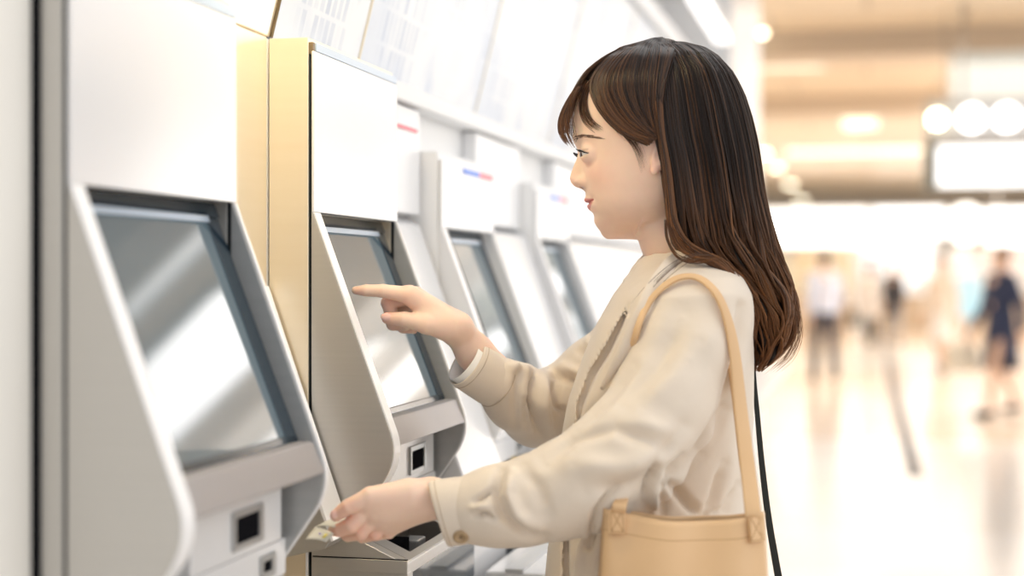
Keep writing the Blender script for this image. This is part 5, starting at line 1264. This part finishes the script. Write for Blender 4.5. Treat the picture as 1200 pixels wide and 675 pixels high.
strap([sp(884, 626, bD(884, 626), Xw), sp(883, 610, bD(883, 610), Xw), sp(882, 597, bD(882, 603), Xw), sp(876, 545, 1.70, (1, .1, 0)), sp(868, 480, min(1.73, sd_(866, 480)), (.95, .3, 0)), sp(861, 415, sd_(858, 415), (.9, .4, .2)), sp(852, 372, sd_(850, 372), (.8, .5, .3)), sp(839, 343, sd_(838, 344), (.6, .6, .5)), sp(819, 326, sd_(819, 328), (.1, .7, .7)),
       sp(797, 325, sd_(797, 327), (-.1, .7, .7)), sp(776, 337, sd_(776, 338), (-.4, .6, .6)), sp(758, 359, sd_(758, 360), (-.7, .5, .4)), sp(745, 392, sd_(745, 392), (-.8, .5, .2)), sp(737, 440, 1.805, (-.8, .5, 0)), sp(740, 500, 1.80, (-1, .2, 0)), sp(738, 545, 1.79, (-1, .1, 0)), sp(733, 574, 1.73, (-1, .1, 0)), sp(727, 590, bD(726, 602), (-1, .1, 0)), sp(724, 602, bD(724, 604), (-1, 0, 0)), sp(722, 619, bD(722, 619), (-1, 0, 0))],
      [.0185, .0175, .0150, .0100, .0075, .0070, .0075, .009, .014, .0185], 'strap', bag, leather)
# far strap of the pair, hanging inside
strap([sp(884, 618, 1.73, Xw), sp(880, 580, 1.735, Xw), sp(874, 545, 1.75, Xw), sp(866, 480, 1.765, (.9, .4, 0)), sp(858, 425, 1.775, (.8, .6, 0)), sp(850, 385, 1.785, (.6, .8, 0))], .014, 'strap', bag, leather)
for (cx, y0_, y1_, w_) in ((883, 600, 631, 20), (722, 592, 622, 19)):
    vs = []; nx, ny = 8, 10
    for i in range(nx + 1):
        for j in range(ny + 1):
            vs.append(bag_surf(cx - w_ / 2 + w_ * i / nx + (2 if cx > 800 else -1) * j / ny, y0_ + (y1_ - y0_) * j / ny, .0068))
    tb_ = mesh_obj('strap_tab', bl(np.array(vs)), [[i * (ny + 1) + j, i * (ny + 1) + j + 1, (i + 1) * (ny + 1) + j + 1, (i + 1) * (ny + 1) + j] for i in range(nx) for j in range(ny)], leather, bag, True)
    s = tb_.modifiers.new('s', 'SOLIDIFY'); s.thickness = .0026; s.offset = 0; b = tb_.modifiers.new('b', 'BEVEL'); b.width = .0006
    st = MB(); ins = 2.5
    q = [(cx - w_ / 2 + ins, y0_ + ins), (cx + w_ / 2 - ins, y0_ + ins), (cx + w_ / 2 - ins, y1_ - ins), (cx - w_ / 2 + ins, y1_ - ins)]
    for a, b in ((0, 1), (1, 2), (2, 3), (3, 0), (0, 2), (1, 3)):
        st.tube([tuple(bl(bag_surf(q[a][0] + (q[b][0] - q[a][0]) * u, q[a][1] + (q[b][1] - q[a][1]) * u, .0084))) for u in np.linspace(0, 1, 7)], .0005, 5)
    st.build('cross_stitching', stm, tb_, smooth=True)
# black bag whose strap shows behind her back
bk, bp0b = world_empty('shoulder_bag', 900, 1000, 2.02, label='black bag strap hanging down behind the woman\'s back', cat='bag')
def sb(px, py_, D, wd): return list(A(px, py_, D) - bp0b) + list(wd)
blk = mat('black_strap', (.008, .011, .010), .6)
strap([sb(916, 700, 1.99, Xw), sb(912, 675, 1.985, Xw), sb(901, 610, 1.97, Xw), sb(893, 545, 1.965, Xw), sb(887, 480, 1.965, Xw), sb(883, 435, 1.97, Xw), sb(882, 385, 1.98, (.9, .3, 0)), sb(868, 340, 2.00, (.7, .7, 0)), sb(842, 316, 2.03, (.2, .9, 0)), sb(800, 309, 2.04, (0, 1, 0)),
       sb(765, 322, 2.03, (0, 1, 0)), sb(742, 345, 2.02, (.3, .9, 0)), sb(722, 400, 2.02, (.6, .7, 0)), sb(715, 420, 2.03, (.6, .7, 0))], [.0105, .009, .0075, .006, .006, .006, .008, .008, .008, .006], 'strap', bk, blk, .002)
m_ = MB(); a0 = A(870, 700, 1.99) - bp0b
m_.prism_z([(a0[0] - .06, .055), (a0[0] - .05, .02), (a0[0] + .07, -.06), (a0[0] + .12, -.05), (a0[0] + .11, .04), (a0[0] + .02, .10)], A(0, 880, 2.0)[2] - bp0b[2], A(0, 700, 2.0)[2] - bp0b[2])
m_.build('bag_body', blk, bk, bevel=.015)
# the ticket: a thin folded slip held between thumb and forefinger
tk, tp0 = world_empty('paper_ticket', 372, 634, 1.73, label='pale folded paper ticket held in the woman\'s near hand', cat='ticket')
tm = mat('ticket_paper', (.86, .84, .76), .35); bs(tm).inputs['Transmission Weight'].default_value = .25
def tl_(px, py_, D): return A(px, py_, D) - tp0
def slip(c4, name, parent, m, n=6, bend=.0015):
    vs, fs = [], []; c4 = [tl_(*c) for c in c4]
    for i in range(n + 1):
        for j in range(n + 1):
            u, v = i / n, j / n; p = c4[0] * (1 - u) * (1 - v) + c4[1] * u * (1 - v) + c4[2] * u * v + c4[3] * (1 - u) * v; vs.append(p + np.array([0, 0, bend * math.sin(u * math.pi)]))
    for i in range(n):
        for j in range(n): fs.append([i * (n + 1) + j, (i + 1) * (n + 1) + j, (i + 1) * (n + 1) + j + 1, i * (n + 1) + j + 1])
    o = mesh_obj(name, np.array(vs), fs, m, parent, True); s = o.modifiers.new('s', 'SOLIDIFY'); s.thickness = .0005; return o
s1 = slip([(357.5, 632, 1.728), (382, 635.5, 1.722), (391, 625, 1.722), (369, 617, 1.745)], 'front_fold', tk, tm)
s2 = slip([(369, 617, 1.745), (391, 618, 1.724), (412, 607, 1.73), (384, 609.5, 1.76)], 'back_fold', tk, tm)
for q, c in (([(370, 629.5, 1.7315), (373.5, 630, 1.7285), (376, 625.3, 1.7285), (373, 624.6, 1.733)], (.35, .3, .6)), ([(377, 631, 1.7255), (380.5, 631, 1.7235), (384, 626.5, 1.7245), (380.5, 625.8, 1.7285)], (.85, .75, .2))):
    slip([(a, b - .8, c_ - .0006) for a, b, c_ in q], 'printed_mark', s1, mat('print', c, .5), 2, 0)
